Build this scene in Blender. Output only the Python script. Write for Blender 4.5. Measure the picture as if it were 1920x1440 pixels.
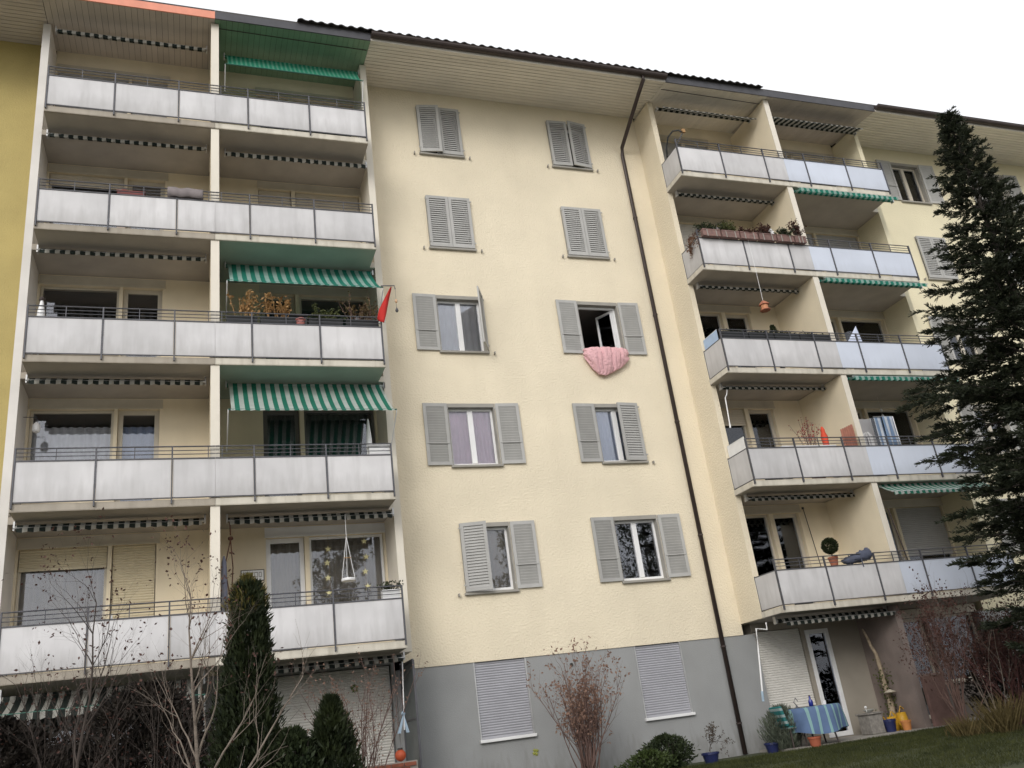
import bpy, math, random
import numpy as np
from mathutils import Vector, Matrix
R = math.radians
random.seed(7)
rng = np.random.default_rng(11)
for o in list(bpy.data.objects): bpy.data.objects.remove(o)
SC = bpy.context.scene
COL = SC.collection

# ------------------------------------------------------------------ camera
cam = bpy.data.cameras.new('camera'); CAM = bpy.data.objects.new('camera', cam); COL.objects.link(CAM)
cam.sensor_width = 36.0; cam.lens = 36.0 * 1663.17 / 1920.0
cam.clip_start = 0.1; cam.clip_end = 2000
CAM.matrix_world = (Matrix.Translation((-5.906, -17.828, -2.884)) @ Matrix.Rotation(-0.3728, 4, 'Z')
                    @ Matrix.Rotation(math.pi/2 + 0.3772, 4, 'X') @ Matrix.Rotation(-0.1336, 4, 'Z'))
SC.camera = CAM
# ------------------------------------------------------------------ world, sun, exposure (flat white overcast)
W = bpy.data.worlds.new('World'); SC.world = W; W.use_nodes = True
nt = W.node_tree; nt.nodes.clear()
sky = nt.nodes.new('ShaderNodeTexSky'); sky.sky_type = 'NISHITA'; sky.sun_disc = False
sky.sun_elevation = R(28); sky.sun_rotation = R(214); sky.dust_density = 6; sky.air_density = 1.2
hs = nt.nodes.new('ShaderNodeHueSaturation'); hs.inputs['Saturation'].default_value = 0.25
mx = nt.nodes.new('ShaderNodeMix'); mx.data_type = 'RGBA'; mx.inputs[0].default_value = 0.72
mx.inputs[7].default_value = (10.9, 11.0, 11.3, 1)
bg = nt.nodes.new('ShaderNodeBackground'); bg.inputs['Strength'].default_value = 0.12
wo = nt.nodes.new('ShaderNodeOutputWorld')
nt.links.new(sky.outputs[0], hs.inputs['Color']); nt.links.new(hs.outputs[0], mx.inputs[6])
nt.links.new(mx.outputs[2], bg.inputs[0]); nt.links.new(bg.outputs[0], wo.inputs[0])
sl = bpy.data.lights.new('sun', 'SUN'); sl.energy = 1.15; sl.angle = R(24); sl.color = (1, .97, .92)
so = bpy.data.objects.new('sun', sl); COL.objects.link(so)
so.rotation_euler = (R(62), 0, R(-34))
SC.view_settings.view_transform = 'Standard'; SC.view_settings.look = 'None'
SC.view_settings.exposure = 0.08; SC.view_settings.gamma = 1.0
SC.render.engine = 'CYCLES'
SC.render.resolution_x = 1024; SC.render.resolution_y = 768

# ------------------------------------------------------------------ materials
MATS = {}
def pm(name, col, rough=.7, var=.12, vs=1.5, bump=0., bs=40., streak=0., sv=(5, 5, .35), rnd=0., metal=0., spec=.5, dirt=(.25, .23, .2), bdist=.02, trans=0., grime=0., gh=.3):
    """procedural principled material on world position: broad tone noise, vertical streaks, fine relief"""
    if name in MATS: return MATS[name]
    m = bpy.data.materials.new(name); m.use_nodes = True; MATS[name] = m
    n = m.node_tree.nodes; L = m.node_tree.links.new
    b = n['Principled BSDF']; b.inputs['Roughness'].default_value = rough; b.inputs['Metallic'].default_value = metal
    b.inputs['Specular IOR Level'].default_value = spec
    g = n.new('ShaderNodeNewGeometry')
    no = n.new('ShaderNodeTexNoise'); no.inputs['Scale'].default_value = vs; no.inputs['Detail'].default_value = 6
    L(g.outputs['Position'], no.inputs['Vector'])
    mr = n.new('ShaderNodeMapRange'); mr.inputs[1].default_value = .3; mr.inputs[2].default_value = .7
    mr.inputs[3].default_value = 1 - var; mr.inputs[4].default_value = 1 + var
    L(no.outputs[0], mr.inputs[0]); fac = mr.outputs[0]
    if rnd:
        oi = n.new('ShaderNodeObjectInfo'); m2 = n.new('ShaderNodeMapRange')
        m2.inputs[3].default_value = 1 - rnd; m2.inputs[4].default_value = 1 + rnd
        L(oi.outputs['Random'], m2.inputs[0]); mu = n.new('ShaderNodeMath'); mu.operation = 'MULTIPLY'
        L(fac, mu.inputs[0]); L(m2.outputs[0], mu.inputs[1]); fac = mu.outputs[0]
    vm = n.new('ShaderNodeVectorMath'); vm.operation = 'SCALE'; vm.inputs[0].default_value = col
    L(fac, vm.inputs['Scale']); out = vm.outputs[0]
    if streak:
        mp = n.new('ShaderNodeVectorMath'); mp.operation = 'MULTIPLY'; mp.inputs[1].default_value = sv
        L(g.outputs['Position'], mp.inputs[0])
        n2 = n.new('ShaderNodeTexNoise'); n2.inputs['Scale'].default_value = 1; n2.inputs['Detail'].default_value = 4
        L(mp.outputs[0], n2.inputs['Vector'])
        m3 = n.new('ShaderNodeMapRange'); m3.inputs[1].default_value = .48; m3.inputs[2].default_value = .8
        m3.inputs[3].default_value = 0; m3.inputs[4].default_value = streak; L(n2.outputs[0], m3.inputs[0])
        mi = n.new('ShaderNodeMix'); mi.data_type = 'RGBA'; L(m3.outputs[0], mi.inputs[0]); L(out, mi.inputs[6])
        mi.inputs[7].default_value = (*dirt, 1); out = mi.outputs[2]
    if grime:
        tc = n.new('ShaderNodeTexCoord'); sx = n.new('ShaderNodeSeparateXYZ'); L(tc.outputs['Generated'], sx.inputs[0])
        n5 = n.new('ShaderNodeTexNoise'); n5.inputs['Scale'].default_value = 1; n5.inputs['Detail'].default_value = 5
        v5 = n.new('ShaderNodeVectorMath'); v5.operation = 'MULTIPLY'; v5.inputs[1].default_value = (11, 11, 2.5); L(g.outputs['Position'], v5.inputs[0]); L(v5.outputs[0], n5.inputs['Vector'])
        a5 = n.new('ShaderNodeMath'); a5.operation = 'MULTIPLY_ADD'; a5.inputs[1].default_value = -gh*1.6; L(n5.outputs[0], a5.inputs[0]); L(sx.outputs[2], a5.inputs[2])
        m5 = n.new('ShaderNodeMapRange'); m5.inputs[1].default_value = -gh*.75; m5.inputs[2].default_value = gh*.2; m5.inputs[3].default_value = grime; m5.inputs[4].default_value = 0
        L(a5.outputs[0], m5.inputs[0])
        i5 = n.new('ShaderNodeMix'); i5.data_type = 'RGBA'; L(m5.outputs[0], i5.inputs[0]); L(out, i5.inputs[6]); i5.inputs[7].default_value = (dirt[0]*.6, dirt[1]*.58, dirt[2]*.54, 1); out = i5.outputs[2]
    L(out, b.inputs['Base Color'])
    if bump:
        n4 = n.new('ShaderNodeTexNoise'); n4.inputs['Scale'].default_value = bs; n4.inputs['Detail'].default_value = 5
        L(g.outputs['Position'], n4.inputs['Vector'])
        bp = n.new('ShaderNodeBump'); bp.inputs['Strength'].default_value = bump; bp.inputs['Distance'].default_value = bdist
        L(n4.outputs[0], bp.inputs['Height']); L(bp.outputs[0], b.inputs['Normal'])
    if trans:
        tr = n.new('ShaderNodeBsdfTranslucent'); L(out, tr.inputs['Color'])
        ms = n.new('ShaderNodeMixShader'); ms.inputs[0].default_value = trans
        L(b.outputs[0], ms.inputs[1]); L(tr.outputs[0], ms.inputs[2]); L(ms.outputs[0], n['Material Output'].inputs[0])
    return m
def stripe_mat(name, c1, c2, period, duty=.5, axis=0, rough=.8, trans=.35, off=0.):
    m = bpy.data.materials.new(name); m.use_nodes = True; MATS[name] = m
    n = m.node_tree.nodes; L = m.node_tree.links.new; b = n['Principled BSDF']; b.inputs['Roughness'].default_value = rough
    g = n.new('ShaderNodeNewGeometry'); sp = n.new('ShaderNodeSeparateXYZ'); L(g.outputs['Position'], sp.inputs[0])
    a = n.new('ShaderNodeMath'); a.operation = 'MULTIPLY_ADD'; a.inputs[1].default_value = 1/period; a.inputs[2].default_value = 200 + off; L(sp.outputs[axis], a.inputs[0])
    f = n.new('ShaderNodeMath'); f.operation = 'FRACT'; L(a.outputs[0], f.inputs[0])
    l = n.new('ShaderNodeMath'); l.operation = 'LESS_THAN'; l.inputs[1].default_value = duty; L(f.outputs[0], l.inputs[0])
    mi = n.new('ShaderNodeMix'); mi.data_type = 'RGBA'; L(l.outputs[0], mi.inputs[0]); mi.inputs[6].default_value = (*c2, 1); mi.inputs[7].default_value = (*c1, 1)
    no = n.new('ShaderNodeTexNoise'); no.inputs['Scale'].default_value = 5; L(g.outputs['Position'], no.inputs['Vector'])
    mr = n.new('ShaderNodeMapRange'); mr.inputs[3].default_value = .75; mr.inputs[4].default_value = 1.15; L(no.outputs[0], mr.inputs[0])
    vm = n.new('ShaderNodeVectorMath'); vm.operation = 'SCALE'; L(mi.outputs[2], vm.inputs[0]); L(mr.outputs[0], vm.inputs['Scale'])
    L(vm.outputs[0], b.inputs['Base Color'])
    tr = n.new('ShaderNodeBsdfTranslucent'); L(vm.outputs[0], tr.inputs['Color'])
    ms = n.new('ShaderNodeMixShader'); ms.inputs[0].default_value = trans
    L(b.outputs[0], ms.inputs[1]); L(tr.outputs[0], ms.inputs[2]); L(ms.outputs[0], n['Material Output'].inputs[0])
    return m
def glass_mat(name, tint=(1, 1, 1)):
    m = bpy.data.materials.new(name); m.use_nodes = True; MATS[name] = m
    n = m.node_tree.nodes; L = m.node_tree.links.new; n.remove(n['Principled BSDF'])
    t = n.new('ShaderNodeBsdfTransparent'); t.inputs[0].default_value = (*tint, 1)
    gl = n.new('ShaderNodeBsdfGlossy'); gl.inputs['Roughness'].default_value = .01; gl.inputs['Color'].default_value = (.9, .93, 1, 1)
    fr = n.new('ShaderNodeFresnel'); fr.inputs[0].default_value = 1.75
    g = n.new('ShaderNodeNewGeometry'); no = n.new('ShaderNodeTexNoise'); no.inputs['Scale'].default_value = .9
    L(g.outputs['Position'], no.inputs['Vector']); bp = n.new('ShaderNodeBump'); bp.inputs['Strength'].default_value = .02; bp.inputs['Distance'].default_value = .05
    L(no.outputs[0], bp.inputs['Height']); L(bp.outputs[0], gl.inputs['Normal'])
    ms = n.new('ShaderNodeMixShader'); L(fr.outputs[0], ms.inputs[0]); L(t.outputs[0], ms.inputs[1]); L(gl.outputs[0], ms.inputs[2])
    L(ms.outputs[0], n['Material Output'].inputs[0]); return m
def leaf_mat(name, c1, c2, rough=.6, trans=.25, scale=2.5):
    m = bpy.data.materials.new(name); m.use_nodes = True; MATS[name] = m
    n = m.node_tree.nodes; L = m.node_tree.links.new; b = n['Principled BSDF']; b.inputs['Roughness'].default_value = rough
    b.inputs['Specular IOR Level'].default_value = .25
    g = n.new('ShaderNodeNewGeometry'); no = n.new('ShaderNodeTexNoise'); no.inputs['Scale'].default_value = scale; no.inputs['Detail'].default_value = 8
    no.inputs['Roughness'].default_value = .75
    L(g.outputs['Position'], no.inputs['Vector'])
    ri = n.new('ShaderNodeMapRange'); ri.inputs[1].default_value = .35; ri.inputs[2].default_value = .65; L(no.outputs[0], ri.inputs[0])
    mi = n.new('ShaderNodeMix'); mi.data_type = 'RGBA'; mi.inputs[6].default_value = (*c1, 1); mi.inputs[7].default_value = (*c2, 1)
    L(ri.outputs[0], mi.inputs[0]); L(mi.outputs[2], b.inputs['Base Color'])
    tr = n.new('ShaderNodeBsdfTranslucent'); L(mi.outputs[2], tr.inputs['Color'])
    ms = n.new('ShaderNodeMixShader'); ms.inputs[0].default_value = trans
    L(b.outputs[0], ms.inputs[1]); L(tr.outputs[0], ms.inputs[2]); L(ms.outputs[0], n['Material Output'].inputs[0]); return m

CREAM = pm('cream_render', (.735, .652, .498), .9, .06, .7, .6, 24, .15, (1.7, 1.7, .16), bdist=.03, dirt=(.55, .475, .35))
MUSTARD = pm('mustard_render', (.43, .345, .135), .9, .08, 1.2, .5, 30, .15, (2, 2, .2), dirt=(.3, .24, .1))
YELLOW = pm('yellow_render', (.72, .655, .47), .9, .05, .8, .6, 26, .08, (2, 2, .2), dirt=(.52, .46, .32))
LOGGIA = pm('loggia_render', (.74, .65, .485), .9, .08, 1.0, .25, 50, .14, (3, 3, .3), dirt=(.45, .38, .28))
FIN = pm('fin_paint', (.70, .65, .56), .85, .06, 1.2, .2, 60, .2, (4, 4, .25), dirt=(.52, .46, .36))
BASEG = pm('grey_plinth', (.28, .285, .285), .9, .06, 1.3, .25, 60, .2, (1.5, 1.5, .4), dirt=(.2, .19, .17), grime=.6, gh=.35)
SLABW = pm('slab_white', (.58, .54, .46), .85, .1, 3, .15, 60, .5, (6, 6, 1.0), dirt=(.22, .19, .14))
SLABB = pm('slab_brown', (.36, .32, .265), .85, .1, 3, .15, 60, .45, (6, 6, 1.0), dirt=(.2, .17, .13))
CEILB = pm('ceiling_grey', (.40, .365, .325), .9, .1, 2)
CEILAWN = pm('ceiling_awning_bounce', (.36, .43, .37), .9, .08, 2)  # green light bounced off the awnings, put into the ceiling colour
PANEL = pm('balcony_panel', (.565, .555, .56), .55, .09, 1.6, 0, 1, .55, (7, 7, .8), rnd=.09, dirt=(.40, .39, .39), grime=.30, gh=.5)
PANELB = pm('balcony_panel_blue', (.55, .59, .68), .5, .05, 1.2, 0, 1, .12, (9, 9, .6), rnd=.06, dirt=(.42, .44, .48), grime=.18, gh=.4)
IRON = pm('grey_iron', (.085, .085, .095), .55, .2, 6, metal=.2)
SHUT = pm('grey_shutter', (.40, .395, .38), .6, .07, 3, rnd=.10, streak=.25, sv=(8, 8, 1), dirt=(.30, .29, .28))
GREYT = pm('grey_trim', (.30, .285, .255), .7, .08, 4)
PVC = pm('white_frame', (.74, .74, .74), .35, .04, 3)
WOODF = pm('cream_frame', (.55, .50, .41), .5, .08, 3)
ROLL = pm('roller_cream', (.56, .50, .40), .6, .06, 3, streak=.2, sv=(4, 4, 1), dirt=(.4, .34, .25))
ROLLG = pm('roller_grey', (.38, .37, .36), .5, .06, 3)
ROLLW = pm('roller_white', (.64, .62, .58), .5, .06, 3, streak=.2, sv=(4, 4, 1), dirt=(.45, .42, .36))
ROLLL = pm('roller_lilac_grey', (.36, .36, .39), .5, .05, 3)
SOFF = pm('soffit_board_paint', (.74, .69, .60), .7, .05, 1.5, rnd=.04, streak=.15, sv=(.6, 5, 5), dirt=(.4, .35, .27))
SOFFB = pm('soffit_board_brown', (.52, .465, .41), .7, .06, 1.5, rnd=.05)
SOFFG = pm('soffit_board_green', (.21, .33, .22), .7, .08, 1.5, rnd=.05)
DARKG = pm('gap_dark', (.05, .045, .04), .9, .05)
BROWN = pm('brown_metal', (.05, .036, .032), .45, .15, 4, metal=.3)
SLATE = pm('slate_fascia', (.06, .06, .068), .6, .15, 4)
SALM = pm('salmon_fascia', (.70, .27, .18), .6, .1, 4)
WHITEB = pm('white_board', (.70, .66, .60), .6, .05, 3)
TILE = pm('dark_tile', (.055, .05, .048), .8, .25, 6, rnd=.2)
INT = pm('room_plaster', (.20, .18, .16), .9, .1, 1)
GLASS = glass_mat('window_glass')
CURW = pm('white_curtain', (.72, .72, .74), .9, .06, 3, streak=.2, sv=(14, 14, .2), dirt=(.5, .5, .52), trans=.3)
CURP = pm('pink_curtain', (.86, .66, .76), .9, .08, 3, streak=.5, sv=(12, 12, .2), dirt=(.70, .48, .58), trans=.3)
CURBE = pm('beige_curtain', (.36, .32, .26), .9, .08, 3, streak=.5, sv=(14, 14, .2), dirt=(.2, .18, .15), trans=.3)
CURBL = pm('blue_curtain', (.42, .49, .66), .9, .05, 3, trans=.3)
CURD = pm('dark_curtain', (.05, .045, .045), .9, .1, 3, streak=.6, sv=(14, 14, .2), dirt=(.14, .13, .12), trans=.2)
CURR = pm('wine_curtain', (.13, .045, .045), .9, .1, 3, trans=.2)
AWN = stripe_mat('awning_stripes', (.012, .17, .11), (.46, .52, .48), .178, .5)
AWNT = stripe_mat('awning_teal_stripes', (.010, .20, .14), (.30, .46, .41), .178, .52)
AWNG = stripe_mat('awning_green_stripes', (.012, .23, .14), (.12, .36, .25), .10, .55)
AWNSHADE = stripe_mat('awning_shaded_stripes', (.012, .020, .016), (.42, .41, .37), .178, .55)  # green stripes darkened: shade under the balconies put into the fabric colour
METAL = pm('pale_metal', (.5, .5, .5), .4, .1, 5, metal=.6)
WHITEP = pm('white_paint', (.75, .75, .75), .4, .05, 5)
TERRA = pm('terracotta', (.36, .13, .075), .8, .15, 8)
BARK = pm('grey_bark', (.16, .13, .105), .9, .3, 12, .6, 40)
BARKR = pm('red_brown_twig', (.13, .078, .064), .85, .25, 6)
BARKD = pm('dark_bark', (.055, .045, .038), .9, .3, 10, .6, 40)

# ------------------------------------------------------------------ helpers
WL = {}
def wl(o): return WL.get(o.name, Vector((0, 0, 0))) if o else Vector((0, 0, 0))
class MB:
    def __init__(s): s.v = []; s.f = []; s.m = []
    def add(s, vs, fs, mi=0):
        b = len(s.v); s.v += [tuple(v) for v in vs]
        for f in fs: s.f.append(tuple(b + i for i in f)); s.m.append(mi)
        return s
    def box(s, x0, x1, y0, y1, z0, z1, mi=0):
        return s.add([(x0, y0, z0), (x1, y0, z0), (x1, y1, z0), (x0, y1, z0), (x0, y0, z1), (x1, y0, z1), (x1, y1, z1), (x0, y1, z1)],
                     [(0, 3, 2, 1), (4, 5, 6, 7), (0, 1, 5, 4), (1, 2, 6, 5), (2, 3, 7, 6), (3, 0, 4, 7)], mi)
    def hexa(s, p, mi=0):
        return s.add(p, [(0, 3, 2, 1), (4, 5, 6, 7), (0, 1, 5, 4), (1, 2, 6, 5), (2, 3, 7, 6), (3, 0, 4, 7)], mi)
    def tube(s, pts, r, n=6, mi=0, cap=True):
        pts = [Vector(p) for p in pts]; k = len(pts)
        if not hasattr(r, '__len__'): r = [r]*k
        b = len(s.v)
        for i, p in enumerate(pts):
            d = (pts[min(i+1, k-1)] - pts[max(i-1, 0)])
            if d.length < 1e-9: d = Vector((0, 0, 1))
            d.normalize(); a = Vector((0, 0, 1)) if abs(d.z) < .9 else Vector((1, 0, 0))
            u = d.cross(a).normalized(); w = d.cross(u)
            for j in range(n):
                t = 2*math.pi*j/n; s.v.append(tuple(p + (u*math.cos(t) + w*math.sin(t))*r[i]))
        for i in range(k-1):
            for j in range(n):
                a, c = b+i*n+j, b+i*n+(j+1) % n
                s.f.append((a, c, c+n, a+n)); s.m.append(mi)
        if cap:
            s.f.append(tuple(b+j for j in range(n))[::-1]); s.m.append(mi)
            s.f.append(tuple(b+(k-1)*n+j for j in range(n))); s.m.append(mi)
        return s
    def lathe(s, prof, c, n=14, mi=0):
        b = len(s.v); k = len(prof)
        for (r, z) in prof:
            for j in range(n):
                t = 2*math.pi*j/n; s.v.append((c[0]+r*math.cos(t), c[1]+r*math.sin(t), c[2]+z))
        for i in range(k-1):
            for j in range(n):
                a, d = b+i*n+j, b+i*n+(j+1) % n
                s.f.append((a, d, d+n, a+n)); s.m.append(mi)
        s.f.append(tuple(b+j for j in range(n))[::-1]); s.m.append(mi)
        s.f.append(tuple(b+(k-1)*n+j for j in range(n))); s.m.append(mi)
        return s
    def blob(s, c, rx, ry, rz, n=10, jit=.1, mi=0):
        b = len(s.v); m = n
        for i in range(1, n):
            ph = math.pi*i/n
            for j in range(m):
                t = 2*math.pi*j/m; q = 1 + random.uniform(-jit, jit)
                s.v.append((c[0]+rx*q*math.sin(ph)*math.cos(t), c[1]+ry*q*math.sin(ph)*math.sin(t), c[2]+rz*q*math.cos(ph)))
        s.v.append((c[0], c[1], c[2]+rz)); s.v.append((c[0], c[1], c[2]-rz)); T = len(s.v)-2
        for i in range(n-2):
            for j in range(m):
                a, d = b+i*m+j, b+i*m+(j+1) % m; s.f.append((a, a+m, d+m, d)); s.m.append(mi)
        for j in range(m):
            s.f.append((T, b+j, b+(j+1) % m)); s.m.append(mi)
            e = b+(n-2)*m; s.f.append((T+1, e+(j+1) % m, e+j)); s.m.append(mi)
        return s
    def build(s, name, mats, parent=None, smooth=False, bevel=0., origin=None):
        me = bpy.data.meshes.new(name)
        V = np.array(s.v, float)
        c = Vector(origin) if origin is not None else Vector(((V.min(0)+V.max(0))/2))
        me.from_pydata([tuple(p) for p in (V - np.array(c))], [], s.f)
        mats = mats if isinstance(mats, (list, tuple)) else [mats]
        for m in mats: me.materials.append(m)
        if len(mats) > 1: me.polygons.foreach_set('material_index', s.m)
        if smooth: me.polygons.foreach_set('use_smooth', [True]*len(me.polygons))
        me.update()
        o = place(name, me, c, parent)
        if bevel:
            md = o.modifiers.new('bevel', 'BEVEL'); md.width = bevel; md.segments = 1; md.limit_method = 'ANGLE'
        return o
def place(name, me, loc, parent=None, rz=0.):
    o = bpy.data.objects.new(name, me); COL.objects.link(o); loc = Vector(loc)
    if parent: o.parent = parent
    o.location = loc - wl(parent); o.rotation_euler = (0, 0, rz); WL[o.name] = loc
    return o
def thing(name, label, cat, loc, group=None):
    o = bpy.data.objects.new(name, None); COL.objects.link(o); o.location = loc; o.empty_display_size = .2
    WL[o.name] = Vector(loc); return tag(o, label, cat, group)
def tag(o, label, cat, group=None):
    o['label'] = label; o['category'] = cat
    if group: o['group'] = group
    return o
def tris(name, V, F, mat, parent=None, kind=None, smooth=False):
    """numpy mesh: V (n,3), F (m,3|4)"""
    V = np.asarray(V, np.float64); F = np.asarray(F, np.int32)
    c = (V.min(0)+V.max(0))/2; me = bpy.data.meshes.new(name); V2 = (V-c).astype(np.float32)
    me.vertices.add(len(V2)); me.vertices.foreach_set('co', V2.ravel())
    k = F.shape[1]; me.loops.add(F.size); me.loops.foreach_set('vertex_index', F.ravel())
    me.polygons.add(len(F)); me.polygons.foreach_set('loop_start', np.arange(0, F.size, k, dtype=np.int32))
    me.materials.append(mat); me.update(calc_edges=True)
    if smooth: me.polygons.foreach_set('use_smooth', [True]*len(F))
    o = place(name, me, c, parent)
    if kind: o['kind'] = kind
    return o

# ------------------------------------------------------------------ measures (metres; z = 0 at first-floor window sill)
H = 2.75; YB = -1.66; YW = .12; YF = -.85; WW = 1.13; WH = 1.46; DX = 3.61
GZ = -3.82
LX = [-8.73, -7.48, -6.24, -4.83, -3.52, -2.27]; RX = [5.83, 7.13, 8.49, 9.82, 11.19, 12.50]
PL = -5.51; PR = 9.13
EY = -1.76
def sz(y): return 12.92 + .105*y
FLOORN = ['first floor', 'second floor', 'third floor', 'fourth floor', 'top floor']

# ------------------------------------------------------------------ ground
def gz(x, y):
    return GZ - .035*min(20., max(0., -y-2.2))
xs = np.concatenate([np.linspace(-300, -26, 6), np.linspace(-24, 26, 60), np.linspace(28, 300, 6)])
ys = np.concatenate([np.linspace(-300, -23, 6), np.linspace(-22, 10, 60), np.linspace(14, 300, 5)])
V = []; F = []
for j, y in enumerate(ys):
    for i, x in enumerate(xs):
        V.append((x, y, gz(x, y) + (random.uniform(-.02, .02) if y < -1.6 else 0)))
nx = len(xs)
for j in range(len(ys)-1):
    for i in range(nx-1): F.append((j*nx+i, j*nx+i+1, j*nx+nx+i+1, j*nx+nx+i))
g = tris('ground', V, F, pm('lawn_soil', (.04, .048, .018), .95, .35, 3, .6, 30)); g['kind'] = 'structure'
g = MB().box(5.6, 14.5, -1.35, .1, GZ-.2, GZ+.045).build('terrace', pm('terrace_concrete', (.30, .28, .25), .9, .15, 3, .3, 40)); g['kind'] = 'structure'

g = MB().box(-45, 45, -27, -10.5, -4.6, -4.10).build('bounce_paving', pm('pale_bounce_paving', (.40, .385, .36), .9, .12, 1.2, .3, 40)); g['kind'] = 'structure'  # unseen pale paving added to bounce light up under eaves and loggias

# ------------------------------------------------------------------ building pieces
def wall(name, x0, x1, z0, z1, y, holes, mat, parent, th=.28):
    X = sorted({x0, x1, *[h[0] for h in holes], *[h[1] for h in holes]}); Z = sorted({z0, z1, *[h[2] for h in holes], *[h[3] for h in holes]})
    X = [x for x in X if x0 <= x <= x1]; Z = [z for z in Z if z0 <= z <= z1]
    m = MB()
    for a, b in zip(X, X[1:]):
        for c, d in zip(Z, Z[1:]):
            mx_, mz = (a+b)/2, (c+d)/2
            if any(h[0] < mx_ < h[1] and h[2] < mz < h[3] for h in holes): continue
            m.add([(a, y, c), (b, y, c), (b, y, d), (a, y, d)], [(0, 1, 2, 3)])
            m.add([(a, y+th, c), (b, y+th, c), (b, y+th, d), (a, y+th, d)], [(3, 2, 1, 0)])
    for h in holes:
        a, b, c, d = h
        m.add([(a, y, c), (b, y, c), (b, y+th, c), (a, y+th, c)], [(0, 1, 2, 3)])
        m.add([(a, y, d), (b, y, d), (b, y+th, d), (a, y+th, d)], [(3, 2, 1, 0)])
        m.add([(a, y, c), (a, y+th, c), (a, y+th, d), (a, y, d)], [(0, 1, 2, 3)])
        m.add([(b, y, c), (b, y+th, c), (b, y+th, d), (b, y, d)], [(3, 2, 1, 0)])
    m.add([(x0, y, z0), (x0, y+th, z0), (x0, y+th, z1), (x0, y, z1)], [(0, 1, 2, 3)])
    m.add([(x1, y, z0), (x1, y+th, z0), (x1, y+th, z1), (x1, y, z1)], [(0, 1, 2, 3)])
    m.add([(x0, y, z0), (x1, y, z0), (x1, y+th, z0), (x0, y+th, z0)], [(0, 1, 2, 3)])
    return m.build(name, mat, parent)
def wing_mesh(w, h, sgn, mats):
    m = MB(); f = .075; t = .035
    X = lambda a, b: (min(a*sgn, b*sgn), max(a*sgn, b*sgn))
    m.box(*X(.004, f), -t, 0, 0, h); m.box(*X(w-f, w-.004), -t, 0, 0, h)
    m.box(*X(f, w-f), -t, 0, 0, f); m.box(*X(f, w-f), -t, 0, h-f, h)
    m.box(*X(.03, w-.03), 0, .012, h*.34, h*.34+.022)           # cross bar on the inner face
    n = 21; st = (h-2*f)/n
    a, b = X(f-.002, w-f+.002)
    for i in range(n):
        z = f + st*(i+.5)
        m.hexa([(a, -t+.003, z-st*.55), (b, -t+.003, z-st*.55), (b, -.005, z+st*.42), (a, -.005, z+st*.42),
                (a, -t+.003, z-st*.55+.008), (b, -t+.003, z-st*.55+.008), (b, -.005, z+st*.42+.008), (a, -.005, z+st*.42+.008)])
    for z in (.12, h-.12): m.box(*X(-.03, .03), -t-.012, -t-.001, z, z+.03)       # hinge straps
    o = m.build('shutter', mats, origin=(0, 0, 0)); me = o.data; bpy.data.objects.remove(o); return me
WINGL = wing_mesh(WW/2, WH-.02, 1, SHUT); WINGR = wing_mesh(WW/2, WH-.02, -1, SHUT)
HOLDER = MB().box(-.012, .012, -.05, .03, -.03, .03).build('shutter_holder', GREYT, origin=(0, 0, 0)); _me = HOLDER.data; bpy.data.objects.remove(HOLDER); HOLDER = _me
def curtain_mb(x0, x1, z0, z1, y, waves=9, amp=.03):
    m = MB(); n = int(waves*6); p = []
    for i in range(n+1):
        x = x0+(x1-x0)*i/n; yy = y+amp*math.sin(i/6*2*math.pi+random.uniform(-.4, .4))
        p.append((x, yy))
    vs = [(x, yy, z0) for x, yy in p]+[(x, yy, z1) for x, yy in p]
    return m.add(vs, [(i, i+1, n+2+i, n+1+i) for i in range(n)])
def frame_mb(x0, x1, z0, z1, y, fw=.06, th=.07, mull=()):
    m = MB(); m.box(x0, x0+fw, y, y+th, z0, z1); m.box(x1-fw, x1, y, y+th, z0, z1)
    m.box(x0+fw, x1-fw, y, y+th, z0, z0+fw); m.box(x0+fw, x1-fw, y, y+th, z1-fw, z1)
    for q in mull: m.box(q-.06, q+.06, y-.012, y+th-.002, z0+fw, z1-fw)
    return m
def pane(parent, x0, x1, z0, z1, y):
    return MB().box(x0, x1, y, y+.008, z0, z1).build('pane', GLASS, parent)
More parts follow.
